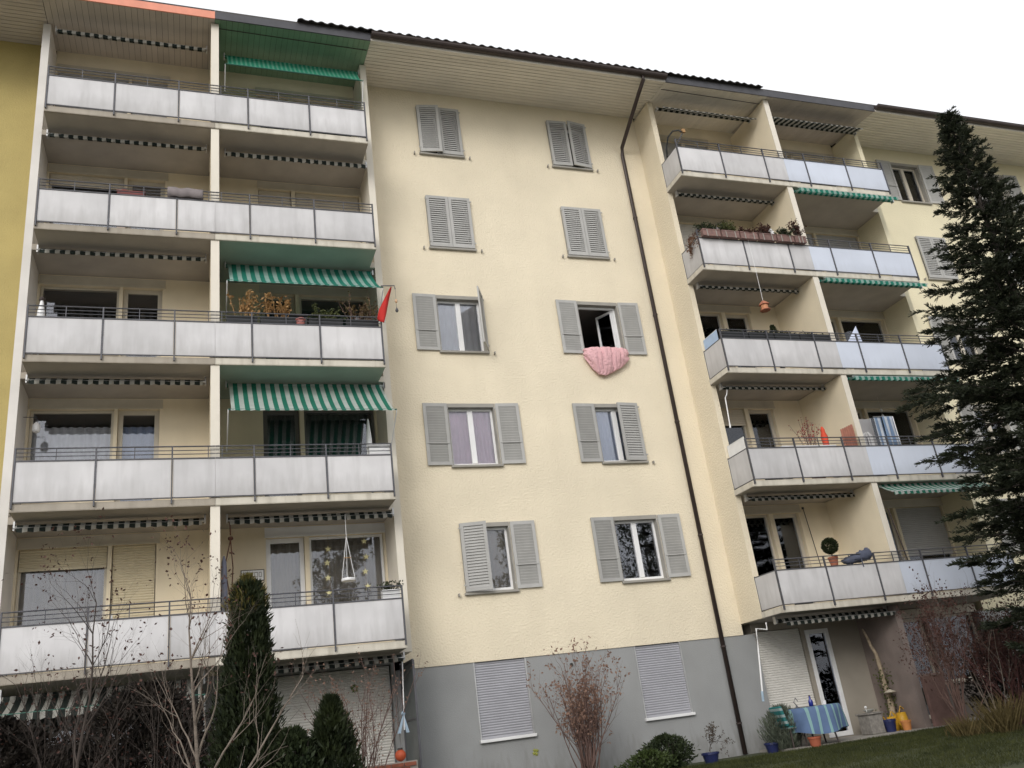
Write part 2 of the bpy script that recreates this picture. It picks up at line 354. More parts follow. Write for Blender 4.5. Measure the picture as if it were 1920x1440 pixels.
def casement(b, cx, z0, l, r, cur=None, y=0., mat=PVC, sash='both', cz=1.):
    x0, x1 = cx-WW/2, cx+WW/2; z1 = z0+WH; yf = y+.13
    w = frame_mb(x0+.03, x1-.03, z0+.03, z1-.09, yf, .05, .06, () if sash == 'open' else (cx,)).build('window', mat, b, bevel=.004)
    MB().box(x0-.03, x1+.03, y-.07, y+.13, z0-.055, z0-.001).build('sill', GREYT, w, bevel=.006)
    s = MB(); s.box(x0+.001, x0+.03, y-.004, y+.2, z0, z1-.001); s.box(x1-.03, x1-.001, y-.004, y+.2, z0, z1-.001); s.box(x0+.03, x1-.03, y-.004, y+.2, z1-.09, z1-.001)
    s.build('surround', GREYT, w)
    if sash == 'open':
        # both sashes swung into the room, the right one in view
        for sx, a in ((1, 62), (-1, 80)):
            q = frame_mb(0, .5, z0+.08, z1-.14, 0, .055, .045); me_ = q.build('sash', mat, w, origin=(0, 0, z0))
            me_.location = Vector((x1-.08 if sx == 1 else x0+.08, yf+.05, z0))-wl(w); me_.rotation_euler = (0, 0, R(180-a) if sx == 1 else R(a))
            p_ = pane(me_, .055, .445, z0+.135, z1-.195, .02); p_.location = Vector((.25, .024, .08+(WH-.22)/2)); p_.rotation_euler = (0, 0, 0)
    else:
        for a, c in ((x0+.08, cx-.06), (cx+.06, x1-.08)): pane(w, a, c, z0+.08, z1-.14, yf+.03)
    if cur: curtain_mb(x0-.05, x1+.05, z0+.02, z0+(WH-.06)*cz, yf+.085, 8, .022).build('curtain', cur, w, smooth=True)
    yh = y-.042
    if l is not None: place('shutter', WINGL, (x0, yh, z0+.01), w, R(-l))
    if r is not None: place('shutter', WINGR, (x1, yh, z0+.01), w, R(r))
    for sx, a in ((-1, l), (1, r)):
        if a is not None and a < 90: place('shutter_holder', HOLDER, (cx+sx*(WW/2+.16), y-.031, z0-.04), w)
    return w
def roller_mb(x0, x1, z0, z1, y, pitch=.048):
    m = MB(); n = max(1, int((z1-z0)/pitch)); p = (z1-z0)/n
    for i in range(n):
        z = z0+i*p
        pr_ = [(y+.006, z), (y-.006, z+p*.2), (y-.010, z+p*.5), (y-.006, z+p*.8), (y+.006, z+p*.93), (y+.006, z+p)]
        vs = [(x0, a, c) for a, c in pr_]+[(x1, a, c) for a, c in pr_]; k = len(pr_)
        m.add(vs, [(j, k+j, k+j+1, j+1) for j in range(k-1)])
    m.box(x0, x1, y-.014, y+.012, z0-.05, z0-.001)
    return m
def loggia_unit(b, kx, z, wx, dx, mat, wroll=0., droll=0., rollm=ROLL, cur=None, dcur=None, dz=-.97):
    """balcony window (wx) and door (dx) in the back wall; z = sill reference of the storey"""
    y = YW+.10; zt = 1.38
    w = frame_mb(wx[0]+.004, wx[1]-.004, z-.18, z+zt-.002, y, .05, .06).build('window', mat, b, bevel=.004)
    pane(w, wx[0]+.05, wx[1]-.05, z-.13, z+zt-.05, y+.03)
    MB().box(wx[0]-.02, wx[1]+.02, YW-.05, YW+.1, z-.23, z-.182).build('sill', SLABB, w)
    d = frame_mb(dx[0]+.004, dx[1]-.004, z+dz+.02, z+zt-.002, y, .09, .06).build('balcony_door', mat, b, bevel=.004)
    pane(d, dx[0]+.09, dx[1]-.09, z+dz+.11, z+zt-.09, y+.03)
    MB().box(dx[0]+.02 if dx[0] > wx[0] else dx[1]-.05, dx[0]+.05 if dx[0] > wx[0] else dx[1]-.02, y-.05, y-.001, z-.02, z+.1).build('handle', METAL, d)
    lx0, lx1 = min(wx[0], dx[0])-.02, max(wx[1], dx[1])+.06
    MB().box(lx0, lx1, YW-.03, YW-.002, z+zt, z+zt+.045).box(lx0, lx1, YW-.012, YW-.003, z+zt+.047, z+zt+.2).build('shutter_casing', mat, w)
    if wroll: roller_mb(wx[0]+.02, wx[1]-.02, z+zt-.01-wroll*(zt+.14), z+zt-.004, YW+.06).build('roller_shutter', rollm, w)
    if droll: roller_mb(dx[0]+.02, dx[1]-.02, z+zt-.01-droll*(zt-dz-.06), z+zt-.004, YW+.06).build('roller_shutter', rollm, d)
    if cur: curtain_mb(wx[0]-.02, wx[1]+.02, z-.2, z+zt*(.8 if cur is CURW else .99), y+.2, 10, .03).build('curtain', cur, w, smooth=True)
    if dcur: curtain_mb(dx[0], dx[1], z+dz+.05, z+zt*(.8 if dcur is CURBL else .99), y+.2, 5, .02).build('curtain', dcur, d, smooth=True)
UW = {'LA': ((-8.86, -7.37), (-7.30, -6.53)), 'LB': ((-3.68, -2.17), (-4.52, -3.77)), 'RA': ((6.02, 7.31), (7.42, 8.18)), 'RB': ((11.18, 12.70), (10.35, 11.10))}
BX = {'LA': (-8.90, PL-.085), 'LB': (PL+.085, -2.13), 'RA': (5.95, PR-.085), 'RB': (PR+.085, 12.75)}
def bay_holes(bay, k, dz=-.97):
    w, d = UW[bay]; z = k*H
    return [(w[0], w[1], z-.18, z+1.38), (d[0], d[1], z+dz, z+1.38)]
POST = {}
def balcony(b, bay, k, slabm, ceilm, panelm):
    z = k*H; X = {'LA': LX[:3]+[PL], 'LB': [PL]+LX[3:], 'RA': RX[:3]+[PR], 'RB': [PR]+RX[3:]}[bay]
    x0, x1 = X[0], X[-1]; bx = BX[bay]; e = 0
    zb, zt = z-1.14, z-1.02
    m = MB()
    ex0 = x0-.03 if bay in ('LA', 'RA') else x0+.003; ex1 = x1+.03 if bay in ('LB', 'RB') else x1-.003
    m.box(ex0, ex1, -1.642, YF-.004, zb, zt); 
    m.box(bx[0]+.002, bx[1]-.002, YF-.004, YW-.003, zb, zt)
    m.box(ex0, ex1, -1.638, -1.60, zb-.012, zb-.001)                 # drip edge
    s = m.build('balcony', slabm, b)
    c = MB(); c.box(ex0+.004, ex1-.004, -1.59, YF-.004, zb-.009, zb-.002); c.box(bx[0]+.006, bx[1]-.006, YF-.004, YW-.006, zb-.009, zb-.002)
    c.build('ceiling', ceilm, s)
    for a, c2 in zip(X, X[1:]):
        ga = .018 if a not in (PL, PR) else .002; gb = .018 if c2 not in (PL, PR) else .002
        MB().box(a+ga, c2-gb, -1.668, -1.654, z-.985, z-.285).build('panel', panelm, s)
    posts = [x for x in X if x not in (PL, PR)]
    for x in posts:
        MB().box(x-.013, x+.013, -1.688, -1.645, z-1.10, z-.04).build('post', IRON, s)
    mids = [(a+c2)/2 for a, c2 in zip(X, X[1:]) if a not in (PL, PR) and c2 not in (PL, PR)] + [PL-.12 if bay == 'LA' else PL+.12] * (bay in ('LA', 'LB')) + [PR-.12 if bay == 'RA' else PR+.12]*(bay in ('RA', 'RB'))
    for x in mids: MB().box(x-.007, x+.007, -1.672, -1.656, z-.262, z-.05).build('baluster', IRON, s)
    xa = x0 if bay in ('LA', 'RA') else x0+.002; xb = x1 if bay in ('LB', 'RB') else x1-.002
    MB().box(xa, xb, -1.682, -1.646, z-.282, z-.262).build('rail', IRON, s)
    MB().box(xa, xb, -1.665, -1.650, z-1.005, z-.988).build('rail', IRON, s)
    for zr, r in ((-.045, .013), (-.12, .008), (-.19, .008)):
        MB().tube([(xa, -1.664, z+zr), (xb, -1.664, z+zr)], r, 6).build('rail', IRON, s)
    # return at the outer end, back to the fin
    if bay in ('RA', 'LA'): xs_ = x0
    else: xs_ = x1
    MB().box(xs_-.007, xs_+.007, -1.64, YF-.02, z-.985, z-.285).build('panel', panelm, s)
    MB().box(xs_-.01, xs_+.01, -1.644, YF-.012, z-.282, z-.262).build('rail', IRON, s)
    MB().box(xs_-.008, xs_+.008, -1.644, YF-.012, z-1.004, z-.988).build('rail', IRON, s)
    MB().box(xs_-.012, xs_+.012, YF-.018, YF-.003, z-1.1, z-.25).build('post', IRON, s)
    return s
def soffit_part(b, x0, x1, kind, mat, back=DARKG):
    m = MB(); y0, y1 = EY, .3
    p = lambda x, y, d: (x, y, sz(y)+d)
    m.hexa([p(x0, y0, .03), p(x1, y0, .03), p(x1, y1, .03), p(x0, y1, .03), p(x0, y0, .06), p(x1, y0, .06), p(x1, y1, .06), p(x0, y1, .06)])
    s = m.build('soffit', back, b)
    if kind == 'along':
        n = 14; st = (-.005-y0)/n
        for i in range(n):
            a, c = y0+i*st+.008, y0+(i+1)*st-.008
            MB().hexa([p(x0+.003, a, .012), p(x1-.003, a, .012), p(x1-.003, c, .012), p(x0+.003, c, .012), p(x0+.003, a, .028), p(x1-.003, a, .028), p(x1-.003, c, .028), p(x0+.003, c, .028)]).build('soffit_board', mat, s)
    else:
        n = round((x1-x0)/.125); st = (x1-x0)/n
        q = MB().hexa([(-st/2+.003, y0+.004, sz(y0)+.012), (st/2-.003, y0+.004, sz(y0)+.012), (st/2-.003, YW, sz(YW)+.012), (-st/2+.003, YW, sz(YW)+.012),
                       (-st/2+.003, y0+.004, sz(y0)+.028), (st/2-.003, y0+.004, sz(y0)+.028), (st/2-.003, YW, sz(YW)+.028), (-st/2+.003, YW, sz(YW)+.028)]).build('soffit_board', mat, origin=(0, 0, 12.9))
        me = q.data; bpy.data.objects.remove(q)
        for i in range(n): place('soffit_board', me, (x0+(i+.5)*st, 0, 12.9), s)
    return s
def roof(b, x0, x1, ym=EY, name='roof'):
    sl_ = .42
    f = lambda x, y, d: (x, y, sz(EY)+.20+(y-EY)*sl_+d)
    return MB().hexa([f(x0, EY-.02, 0), f(x1, EY-.02, 0), f(x1, 5, 0), f(x0, 5, 0), f(x0, EY-.02, .05), f(x1, EY-.02, .05), f(x1, 5, .05), f(x0, 5, .05)]).build(name, TILE, b)
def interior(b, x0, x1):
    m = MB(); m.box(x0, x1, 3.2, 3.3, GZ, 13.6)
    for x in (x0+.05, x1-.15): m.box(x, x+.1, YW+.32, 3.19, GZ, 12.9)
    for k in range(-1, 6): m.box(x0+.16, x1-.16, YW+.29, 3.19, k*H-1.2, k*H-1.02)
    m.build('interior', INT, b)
def gutter(b, x0, x1):
    m = MB(); n = 8; zc = sz(EY)+.125; yc = EY-.095; r = .095; pts = []
    for i in range(n+1):
        t = math.pi+math.pi*i/n; pts.append((yc+r*math.cos(t), zc+r*math.sin(t)))
    pts = [(yc-r-.012, zc+.012)] + pts
    pi = [(y*.92+yc*.08, z*.92+zc*.08) for y, z in pts]
    vs = [(x0, *p) for p in pts]+[(x1, *p) for p in pts]+[(x0, *p) for p in pi]+[(x1, *p) for p in pi]; k = len(pts)
    m.add(vs, [(i, k+i, k+i+1, i+1) for i in range(k-1)]+[(2*k+i+1, 3*k+i+1, 3*k+i, 2*k+i) for i in range(k-1)])
    m.add([(x0, *p) for p in pts[1:]], [tuple(range(n+1))]); m.add([(x1, *p) for p in pts[1:]], [tuple(range(n+1))[::-1]])
    m.box(x0, x1, EY-.004, EY+.02, zc+.0, zc+.1)
    return m.build('gutter', BROWN, b, smooth=False)

# ------------------------------------------------------------------ MAIN BUILDING
M = thing('apartment_building', 'cream rendered apartment block with grey window shutters and brown downpipe', 'building', (1.8, 1.5, GZ))
holes = [(cx-WW/2, cx+WW/2, k*H, k*H+WH) for cx in (0, DX) for k in range(5)]
wall('wall', -1.98, 5.80, -1.38, 12.98, 0, holes, CREAM, M)
gh = [(cx-WW/2, cx+WW/2, -2.84, -1.384) for cx in (0, DX)]
wall('plinth_wall', -2.13, 6.1, GZ-.4, -1.383, .02, gh, BASEG, M)
for cx in (0, DX):
    w = MB().box(cx-WW/2-.02, cx+WW/2+.02, -.05, .13, -2.9, -2.843).build('sill', PVC, M, bevel=.005)
    roller_mb(cx-WW/2+.03, cx+WW/2-.03, -2.79, -1.39, .055, .047).build('roller_shutter', ROLLL, M)
    for sx in (-1, 1):
        a = cx+sx*(WW/2-.016); MB().box(a-.014, a+.014, .016, .09, -2.842, -1.386).build('shutter_rail', METAL, M)
st = {(0, 4): (9, 0, None), (0, 3): (0, 0, None), (0, 2): (178, 62, CURW), (0, 1): (178, 178, CURP), (0, 0): (14, 178, CURBE),
      (1, 4): (3, 9, None), (1, 3): (0, 0, None), (1, 2): (178, 178, None), (1, 1): (178, 5, CURBL), (1, 0): (178, 178, None)}
for (c, k), (l, r, cu) in st.items(): casement(M, c*DX, k*H, l, r, cu, sash='open' if (c, k) == (1, 2) else 'both')
# fins at the ends of the loggias and the party walls between the flats
MB().box(-2.13, -1.982, YF, YW+.2, -1.14, sz(YF)-.02).build('fin_wall', FIN, M)
MB().box(5.802, 5.95, YF, YW+.2, -1.14, sz(YF)-.02).build('fin_wall', [CREAM], M)
for x, mt in ((PL, FIN), (PR, LOGGIA)):
    for k in range(5):
        top = sz(-1.6)-.01 if k == 4 else (k+1)*H-1.155
        m = MB(); m.box(x-.08, x+.08, -1.60, YW+.2, k*H-1.018, top)
        m.box(x-.082, x+.082, -1.612, -1.60, k*H-1.018, top, 1)
        m.build('party_wall', [LOGGIA, FIN], M)
MB().box(PR-.08, PR+.08, -1.2, YW+.2, GZ, -1.16).build('party_wall', pm('shaded_pink_render', (.21, .17, .152), .9, .2, 2, .3, 40, .5, (3, 3, .6), dirt=(.14, .10, .085)), M)  # pinkish render, darkened to carry the terrace shade in its colour
for bay, x0, x1 in (('LB', PL, -2.13), ('RA', 5.95, PR)):
    hs_ = [h for k in range(5) for h in bay_holes(bay, k)]
    wall('loggia_wall', x0, x1, -1.14, 13.1, YW, hs_, LOGGIA, M)
wall('loggia_wall', PL, -2.132, GZ-.4, -1.143, YW+.002, [(-4.46, -2.2, GZ+.1, -1.25)], BASEG, M)
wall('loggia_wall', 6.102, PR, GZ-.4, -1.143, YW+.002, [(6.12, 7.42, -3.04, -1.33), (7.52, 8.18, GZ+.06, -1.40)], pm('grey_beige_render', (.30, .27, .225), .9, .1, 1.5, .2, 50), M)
S = {('LB', 4): dict(), ('LB', 3): dict(wroll=1, droll=1, rollm=ROLL), ('LB', 2): dict(), ('LB', 1): dict(cur=CURD, dcur=CURD), ('LB', 0): dict(cur=CURBE, dcur=CURBE),
     ('RA', 4): dict(wroll=1, droll=1, rollm=ROLLG), ('RA', 3): dict(wroll=1, droll=1, rollm=ROLLW), ('RA', 2): dict(), ('RA', 1): dict(wroll=.25), ('RA', 0): dict()}
for (bay, k), kw in S.items():
    fm = pm('grey_door_paint', (.12, .115, .11), .5, .1, 3) if (bay, k) == ('LB', 1) else (PVC if (bay, k) in (('LB', 0),) else WOODF)
    loggia_unit(M, k, k*H, *UW[bay], fm, **kw)
    cm = CEILAWN if (bay, k) in (('LB', 3), ('LB', 2)) else CEILB
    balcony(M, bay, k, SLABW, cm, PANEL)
# ground-floor openings
w = frame_mb(-4.45, -2.21, GZ+.12, -1.26, YW+.16, .07).build('window', PVC, M)
roller_mb(-4.42, -2.24, GZ+.2, -1.27, YW+.1, .05).build('roller_shutter', ROLLW, w)
w = frame_mb(6.125, 7.415, -3.035, -1.335, YW+.16, .06).build('window', PVC, M)
roller_mb(6.14, 7.40, -2.98, -1.34, YW+.05, .05).build('roller_shutter', ROLLW, w)
MB().box(6.1, 7.44, YW-.05, YW+.1, -3.1, -3.043).build('sill', PVC, w)
w = frame_mb(7.525, 8.175, GZ+.07, -1.405, YW-.01, .10, .08).build('balcony_door', PVC, M, bevel=.004)
pane(w, 7.62, 8.08, GZ+.16, -1.5, YW+.03)
# eaves
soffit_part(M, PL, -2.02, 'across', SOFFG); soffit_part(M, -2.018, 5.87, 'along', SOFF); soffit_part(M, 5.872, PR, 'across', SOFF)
for x0, x1 in ((-2.02, 5.87),):
    MB().hexa([(x0, EY-.025, sz(EY)-.005), (x1, EY-.025, sz(EY)-.005), (x1, EY-.001, sz(EY)-.005), (x0, EY-.001, sz(EY)-.005),
               (x0, EY-.025, sz(EY)+.075), (x1, EY-.025, sz(EY)+.075), (x1, EY-.001, sz(EY)+.075), (x0, EY-.001, sz(EY)+.075)]).build('fascia', WHITEB, M)
for x0, x1 in ((PL, -2.023), (5.873, PR)):
    MB().box(x0, x1, EY-.03, EY-.002, sz(EY)-.01, sz(EY)+.19).build('fascia', SLATE, M)
    MB().tube([(x0+.05, -1.45, sz(-1.45)+.002), (x1-.03, -1.40, sz(-1.40)-.002)], .009, 5).build('cable', BROWN, M)
gutter(M, -2.02, 5.87)
rf = roof(M, PL, PR)
tm = MB(); nseg = 6; pts = []
for i in range(nseg+1):
    t = i/nseg; pts.append((-.115+.23*t, .045*math.sin(math.pi*min(1, t*1.35))+.0))
prof = pts; vs = []
for y in (0, .42):
    vs += [(x, y, z+y*.42) for x, z in prof]+[(x, y, z-.02+y*.42) for x, z in prof]
k_ = nseg+1
tm.add(vs, [(i, i+1, 2*k_+i+1, 2*k_+i) for i in range(nseg)]+[(k_+i+1, k_+i, 3*k_+i, 3*k_+i+1) for i in range(nseg)]+[(i+1, i, k_+i, k_+i+1) for i in range(nseg)])
t0 = tm.build('roof_tile', TILE, origin=(0, 0, 0)); tme = t0.data; bpy.data.objects.remove(t0)
x = -3.6
while x < PR-.1:
    place('roof_tile', tme, (x, EY-.14+random.uniform(-.012, .012), sz(EY)+.212+random.uniform(-.006, .006)), rf); x += .23
# downpipe
dp = MB().tube([(5.17, EY-.07, sz(EY)+.08), (5.17, EY-.07, sz(EY)-.08), (5.17, -1.5, 12.5), (5.17, -.14, 11.75), (5.17, -.085, 11.55), (5.17, -.085, GZ+.02)], .052, 10).build('downpipe', BROWN, M, smooth=True)
for z in (9.5, 6.6, 3.7, .9, -1.6, -3.2): MB().tube([(5.17, -.085, z), (5.17, -.085, z+.03)], .064, 10).box(5.15, 5.19, -.03, -.001, z, z+.03).build('pipe_clip', BROWN, dp)
MB().tube([(1.55, .018, -1.62), (1.55, -.01, -1.62)], .035, 10).build('vent', DARKG, M)
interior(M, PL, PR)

# ------------------------------------------------------------------ LEFT BUILDING
Lb = thing('apartment_building', 'mustard yellow rendered apartment block at the left picture edge', 'building', (-12, 1.5, GZ))
lh = [(-11.25-WW/2, -11.25+WW/2, k*H, k*H+WH) for k in range(5)]
wall('wall', -20, -9.05, GZ-.4, 13.1, 0, lh, MUSTARD, Lb)
for k in range(5): casement(Lb, -11.25, k*H, 178, 178)
MB().box(-9.05, -8.90, YF, YW+.2, GZ-.3, sz(YF)-.02).build('fin_wall', pm('fin_white', (.68, .65, .61), .85, .06, 2, streak=.15, dirt=(.5, .46, .4)), Lb)
wall('loggia_wall', -8.90, PL-.002, -1.14, 13.1, YW, [h for k in range(5) for h in bay_holes('LA', k)], LOGGIA, Lb)
wall('loggia_wall', -8.90, PL-.002, GZ-.4, -1.143, YW+.002, bay_holes('LA', -1), BASEG, Lb)
S = {5-1: dict(wroll=1, droll=1, rollm=ROLLG), 3: dict(wroll=.15), 2: dict(), 1: dict(cur=CURW, dcur=CURBL), 0: dict(wroll=.22, droll=1, rollm=pm('roller_yellow', (.62, .545, .385), .6, .05, 3), cur=CURBE), -1: dict()}
for k, kw in S.items():
    loggia_unit(Lb, k, k*H, *UW['LA'], WOODF, **kw, **({'dz': -.95} if k < 0 else {}))
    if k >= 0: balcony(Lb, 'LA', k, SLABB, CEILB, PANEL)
soffit_part(Lb, -8.97, PL-.003, 'across', SOFFB); soffit_part(Lb, -20, -8.975, 'along', SOFFB)
MB().box(-20, PL-.003, EY-.03, EY-.002, sz(EY)-.01, sz(EY)+.19).build('fascia', SALM, Lb)
roof(Lb, -20, PL-.004); interior(Lb, -20, PL-.01)

# ------------------------------------------------------------------ RIGHT BUILDING
Rb = thing('apartment_building', 'yellow rendered apartment block behind the tall conifer', 'building', (16, 1.5, GZ))
rx_ = (15.33, 18.95)
wall('wall', 12.9, 24, -1.38, 12.98, 0, [(cx-WW/2, cx+WW/2, k*H, k*H+WH) for cx in rx_ for k in range(5)], YELLOW, Rb)
wall('plinth_wall', 12.75, 24, GZ-.4, -1.383, .02, [], BASEG, Rb)
for cx, sts in ((rx_[0], {4: (178, 178, CURW, .5), 3: (0, 0, None, 1), 2: (178, 178, None, 1), 1: (178, 178, CURBE, 1), 0: (178, 0, None, 1)}),
                (rx_[1], {4: (178, 178, CURBE, 1), 3: (178, 178, None, 1), 2: (0, 0, None, 1), 1: (178, 178, None, 1), 0: (178, 178, None, 1)})):
    for k, (l, r, cu, cz) in sts.items(): casement(Rb, cx, k*H, l, r, cu, cz=cz, mat=WOODF)
MB().box(12.752, 12.898, YF, YW+.2, -1.14, sz(YF)-.02).build('fin_wall', [YELLOW], Rb)
wall('loggia_wall', PR+.002, 12.75, -1.14, 13.1, YW, [h for k in range(5) for h in bay_holes('RB', k)], LOGGIA, Rb)
wall('loggia_wall', PR+.002, 12.748, GZ-.4, -1.143, YW+.002, bay_holes('RB', -1, -.95), pm('shaded_ground_render', (.12, .10, .088), .9, .1, 1.5, .2, 50), Rb)  # ground-floor shade put into this wall's colour
S = {4: dict(), 3: dict(wroll=1, droll=.6, rollm=ROLLG), 2: dict(cur=CURR), 1: dict(), 0: dict(wroll=.78, rollm=ROLLG), -1: dict()}
for k, kw in S.items():
    loggia_unit(Rb, k, k*H, *UW['RB'], WOODF, **kw, **({'dz': -.95} if k < 0 else {}))
    if k >= 0: balcony(Rb, 'RB', k, SLABW, CEILB, PANELB)
soffit_part(Rb, PR+.003, 12.82, 'across', SOFFB); soffit_part(Rb, 12.823, 24, 'along', SOFF)
MB().box(PR+.003, 12.82, EY-.03, EY-.002, sz(EY)-.01, sz(EY)+.19).build('fascia', SLATE, Rb)
MB().box(12.823, 24, EY-.025, EY-.002, sz(EY)-.005, sz(EY)+.075).build('fascia', WHITEB, Rb)
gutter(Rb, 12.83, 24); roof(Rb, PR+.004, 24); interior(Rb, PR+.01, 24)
#@@MORE
# ------------------------------------------------------------------ awnings
BAYN = {'LA': 'leftmost bay', 'LB': 'bay left of the shuttered cream wall', 'RA': 'bay just right of the brown downpipe', 'RB': 'bay nearest the conifer'}
AX = {'LA': (-8.72, -5.72), 'LB': (-5.24, -2.22), 'RA': (6.05, 8.95), 'RB': (9.32, 12.62)}
BARG = pm('dark_green_bar', (.02, .10, .07), .6, .1, 5)
def awning(bay, k, y0, z0, y1, z1, mat, label, val=.10, arms=True, sag=.04, drop=.75, x1off=0.):
    z = k*H; xa, xb = AX[bay]; xb += x1off
    o = thing('awning', label, 'awning', ((xa+xb)/2, y0, z+z0-.05), 'striped balcony awnings')
    MB().tube([(xa-.03, y0, z+z0), (xb+.03, y0, z+z0)], .045, 10).build('roller', mat, o, smooth=True)
    MB().box(xa-.06, xa-.032, y0-.05, y0+.05, z+z0-.06, z+1.60).build('bracket', METAL, o); MB().box(xb+.032, xb+.06, y0-.05, y0+.05, z+z0-.06, z+1.60).build('bracket', METAL, o)
    nx_, ny = 34, 8; vs = []; fs = []
    for j in range(ny+1):
        t = j/ny
        for i in range(nx_+1):
            u = i/nx_
            vs.append((xa+.01+(xb-xa-.02)*u, y0-.044+(y1-y0+.044)*t, z+z0-.02+(z1-z0+.02)*t - sag*math.sin(math.pi*t)*(.6+.4*math.sin(math.pi*u)) + .006*math.sin(i*2.2+j)))
    w = nx_+1
    for j in range(ny):
        for i in range(nx_): fs.append((j*w+i, j*w+i+1, j*w+w+i+1, j*w+w+i))
    MB().add(vs, fs).build('fabric', mat, o, smooth=True)
    if val:
        n = int((xb-xa)/.178*8); vs = []; fs = []
        for i in range(n+1):
            x = xa+(xb-xa)*i/n; d = val*(.78+.22*abs(math.sin(math.pi*(x)/.178))); yy = y1-.018+.006*math.sin(i*.9)
            vs += [(x, yy, z+z1), (x, yy-.004, z+z1-d)]
        for i in range(n): fs.append((2*i, 2*i+2, 2*i+3, 2*i+1))
        MB().add(vs, fs).build('valance', mat, o)
    MB().tube([(xa-.05, y1, z+z1), (xb+.05, y1, z+z1)], .014, 7).build('front_bar', BARG if arms else METAL, o)
    if arms:
        for x in (xa-.045, xb+.045):
            MB().tube([(x, y1, z+z1), (x, y1+.03, z+z1-.05), (x, -1.0, z+z1-drop)], .012, 6).build('arm', WHITEP, o)
for k in range(5):
    awning('LA', k, -1.0, 1.50, -1.09, 1.47, AWNSHADE, f'rolled-up dark striped awning under the ceiling of the {FLOORN[k]} balcony, leftmost bay', .085, False, 0)
awning('LA', -1, -.95, 1.45, -1.62, 1.16, AWNSHADE, 'half-open striped awning over the ground floor, behind the bare twigs at left', .12)
awning('LB', 4, -.85, 1.52, -1.32, .90, AWNG, 'bright green awning lowered over the top floor balcony, left of the shuttered wall', .0, True, .02, .5)
awning('LB', 3, -.92, 1.50, -1.04, 1.45, AWNSHADE, 'rolled-up dark striped awning over the fourth floor balcony, below the bright green one', .12, False, 0)
awning('LB', 2, -.74, 1.52, -1.68, .66, AWNT, 'teal and white striped awning lowered above the balcony full of dry plants', .03, True, .06, .5)
awning('LB', 1, -.80, 1.52, -1.80, .62, AWN, 'large green and white striped awning lowered over the second floor balcony', .03, True, .05, .55, .05)
awning('LB', 0, -.95, 1.50, -1.06, 1.46, AWNSHADE, 'rolled-up dark striped awning above the window hung with stars', .085, False, 0)
awning('LB', -1, -.95, 1.52, -1.06, 1.49, AWNSHADE, 'rolled-up dark awning over the white ground-floor roller shutter at left', .07, False, 0)
awning('RA', 4, -.92, 1.56, -1.24, 1.36, AWNSHADE, 'slightly unrolled striped awning of the top floor balcony beside the downpipe', .04, False, .02)
for k in (3, 2, 1, 0):
    awning('RA', k, -.95, 1.50, -1.06, 1.47, AWNSHADE, 'rolled-up striped awning of the ' + FLOORN[k] + ' balcony beside the downpipe', .07, False, 0)
awning('RA', -1, -1.0, 1.50, -1.3, 1.43, AWNSHADE, 'dark rolled awning with scalloped edge above the ground-floor terrace door', .08, False, 0)
awning('RB', 4, -1.0, 1.52, -1.32, 1.44, AWNSHADE, 'partly open grey striped awning under the eaves beside the conifer', .05, False, .02)
for k in (3, 2, 1):
    awning('RB', k, -1.50, 1.54, -1.74, 1.50, AWNT, 'green awning edge showing below the ' + FLOORN[k+1] + ' balcony nearest the conifer', .11, False, .0)
awning('RB', 0, -1.45, 1.54, -1.92, 1.28, AWN, 'green and white striped awning above the grey roller shutter, partly hidden by the conifer', .08, False, .02)

# ------------------------------------------------------------------ foliage tools
def leaves(C, D, Ln, Wd, rng_=rng, curl=.0):
    """diamond leaf quads: centres C, directions D, lengths, widths"""
    C = np.asarray(C); D = np.asarray(D); D = D/np.linalg.norm(D, axis=1, keepdims=True); n = len(C)
    S = np.cross(D, rng_.normal(size=(n, 3))); S /= np.linalg.norm(S, axis=1, keepdims=True)
    Ln = np.broadcast_to(Ln, n)[:, None]; Wd = np.broadcast_to(Wd, n)[:, None]
    V = np.stack([C, C+D*Ln*.45+S*Wd, C+D*Ln, C+D*Ln*.45-S*Wd], 1).reshape(-1, 3)
    return V, np.arange(4*n).reshape(n, 4)
def grow(m, p, d, ln, r, depth, tips, spread=.6, nb=3, up=.15, seg=4, wob=.18, shrink=.62, nsd=5):
    pts = [Vector(p)]; d = Vector(d).normalized(); rs = [r]; dirs = [d.copy()]
    for i in range(seg):
        d = (d + Vector((random.gauss(0, wob), random.gauss(0, wob), random.gauss(0, wob*.6)+up*.3))).normalized()
        pts.append(pts[-1]+d*ln/seg); rs.append(r*(1-.55*(i+1)/seg)); dirs.append(d.copy())
    m.tube(pts, rs, nsd if depth > 1 else 3, cap=False)
    tips.append((pts[-1], d.copy(), depth)); tips.append((pts[-2], d.copy(), depth))
    if depth <= 0: return
    for b in range(nb):
        i = random.randint(max(1, seg//2), seg); a = random.uniform(0, 2*math.pi)
        s = dirs[i].orthogonal().normalized(); s.rotate(Matrix.Rotation(a, 3, dirs[i]))
        nd = (dirs[i] + s*random.uniform(spread*.6, spread*1.3) + Vector((0, 0, up))).normalized()
        grow(m, pts[i], nd, ln*shrink*random.uniform(.8, 1.2), rs[i]*.62, depth-1, tips, spread, nb, up, max(3, seg-1), wob, shrink, nsd)
    # the leader goes on
    grow(m, pts[-1], d, ln*shrink, rs[-1]*.9, depth-1, tips, spread, nb, up, max(3, seg-1), wob, shrink, nsd)
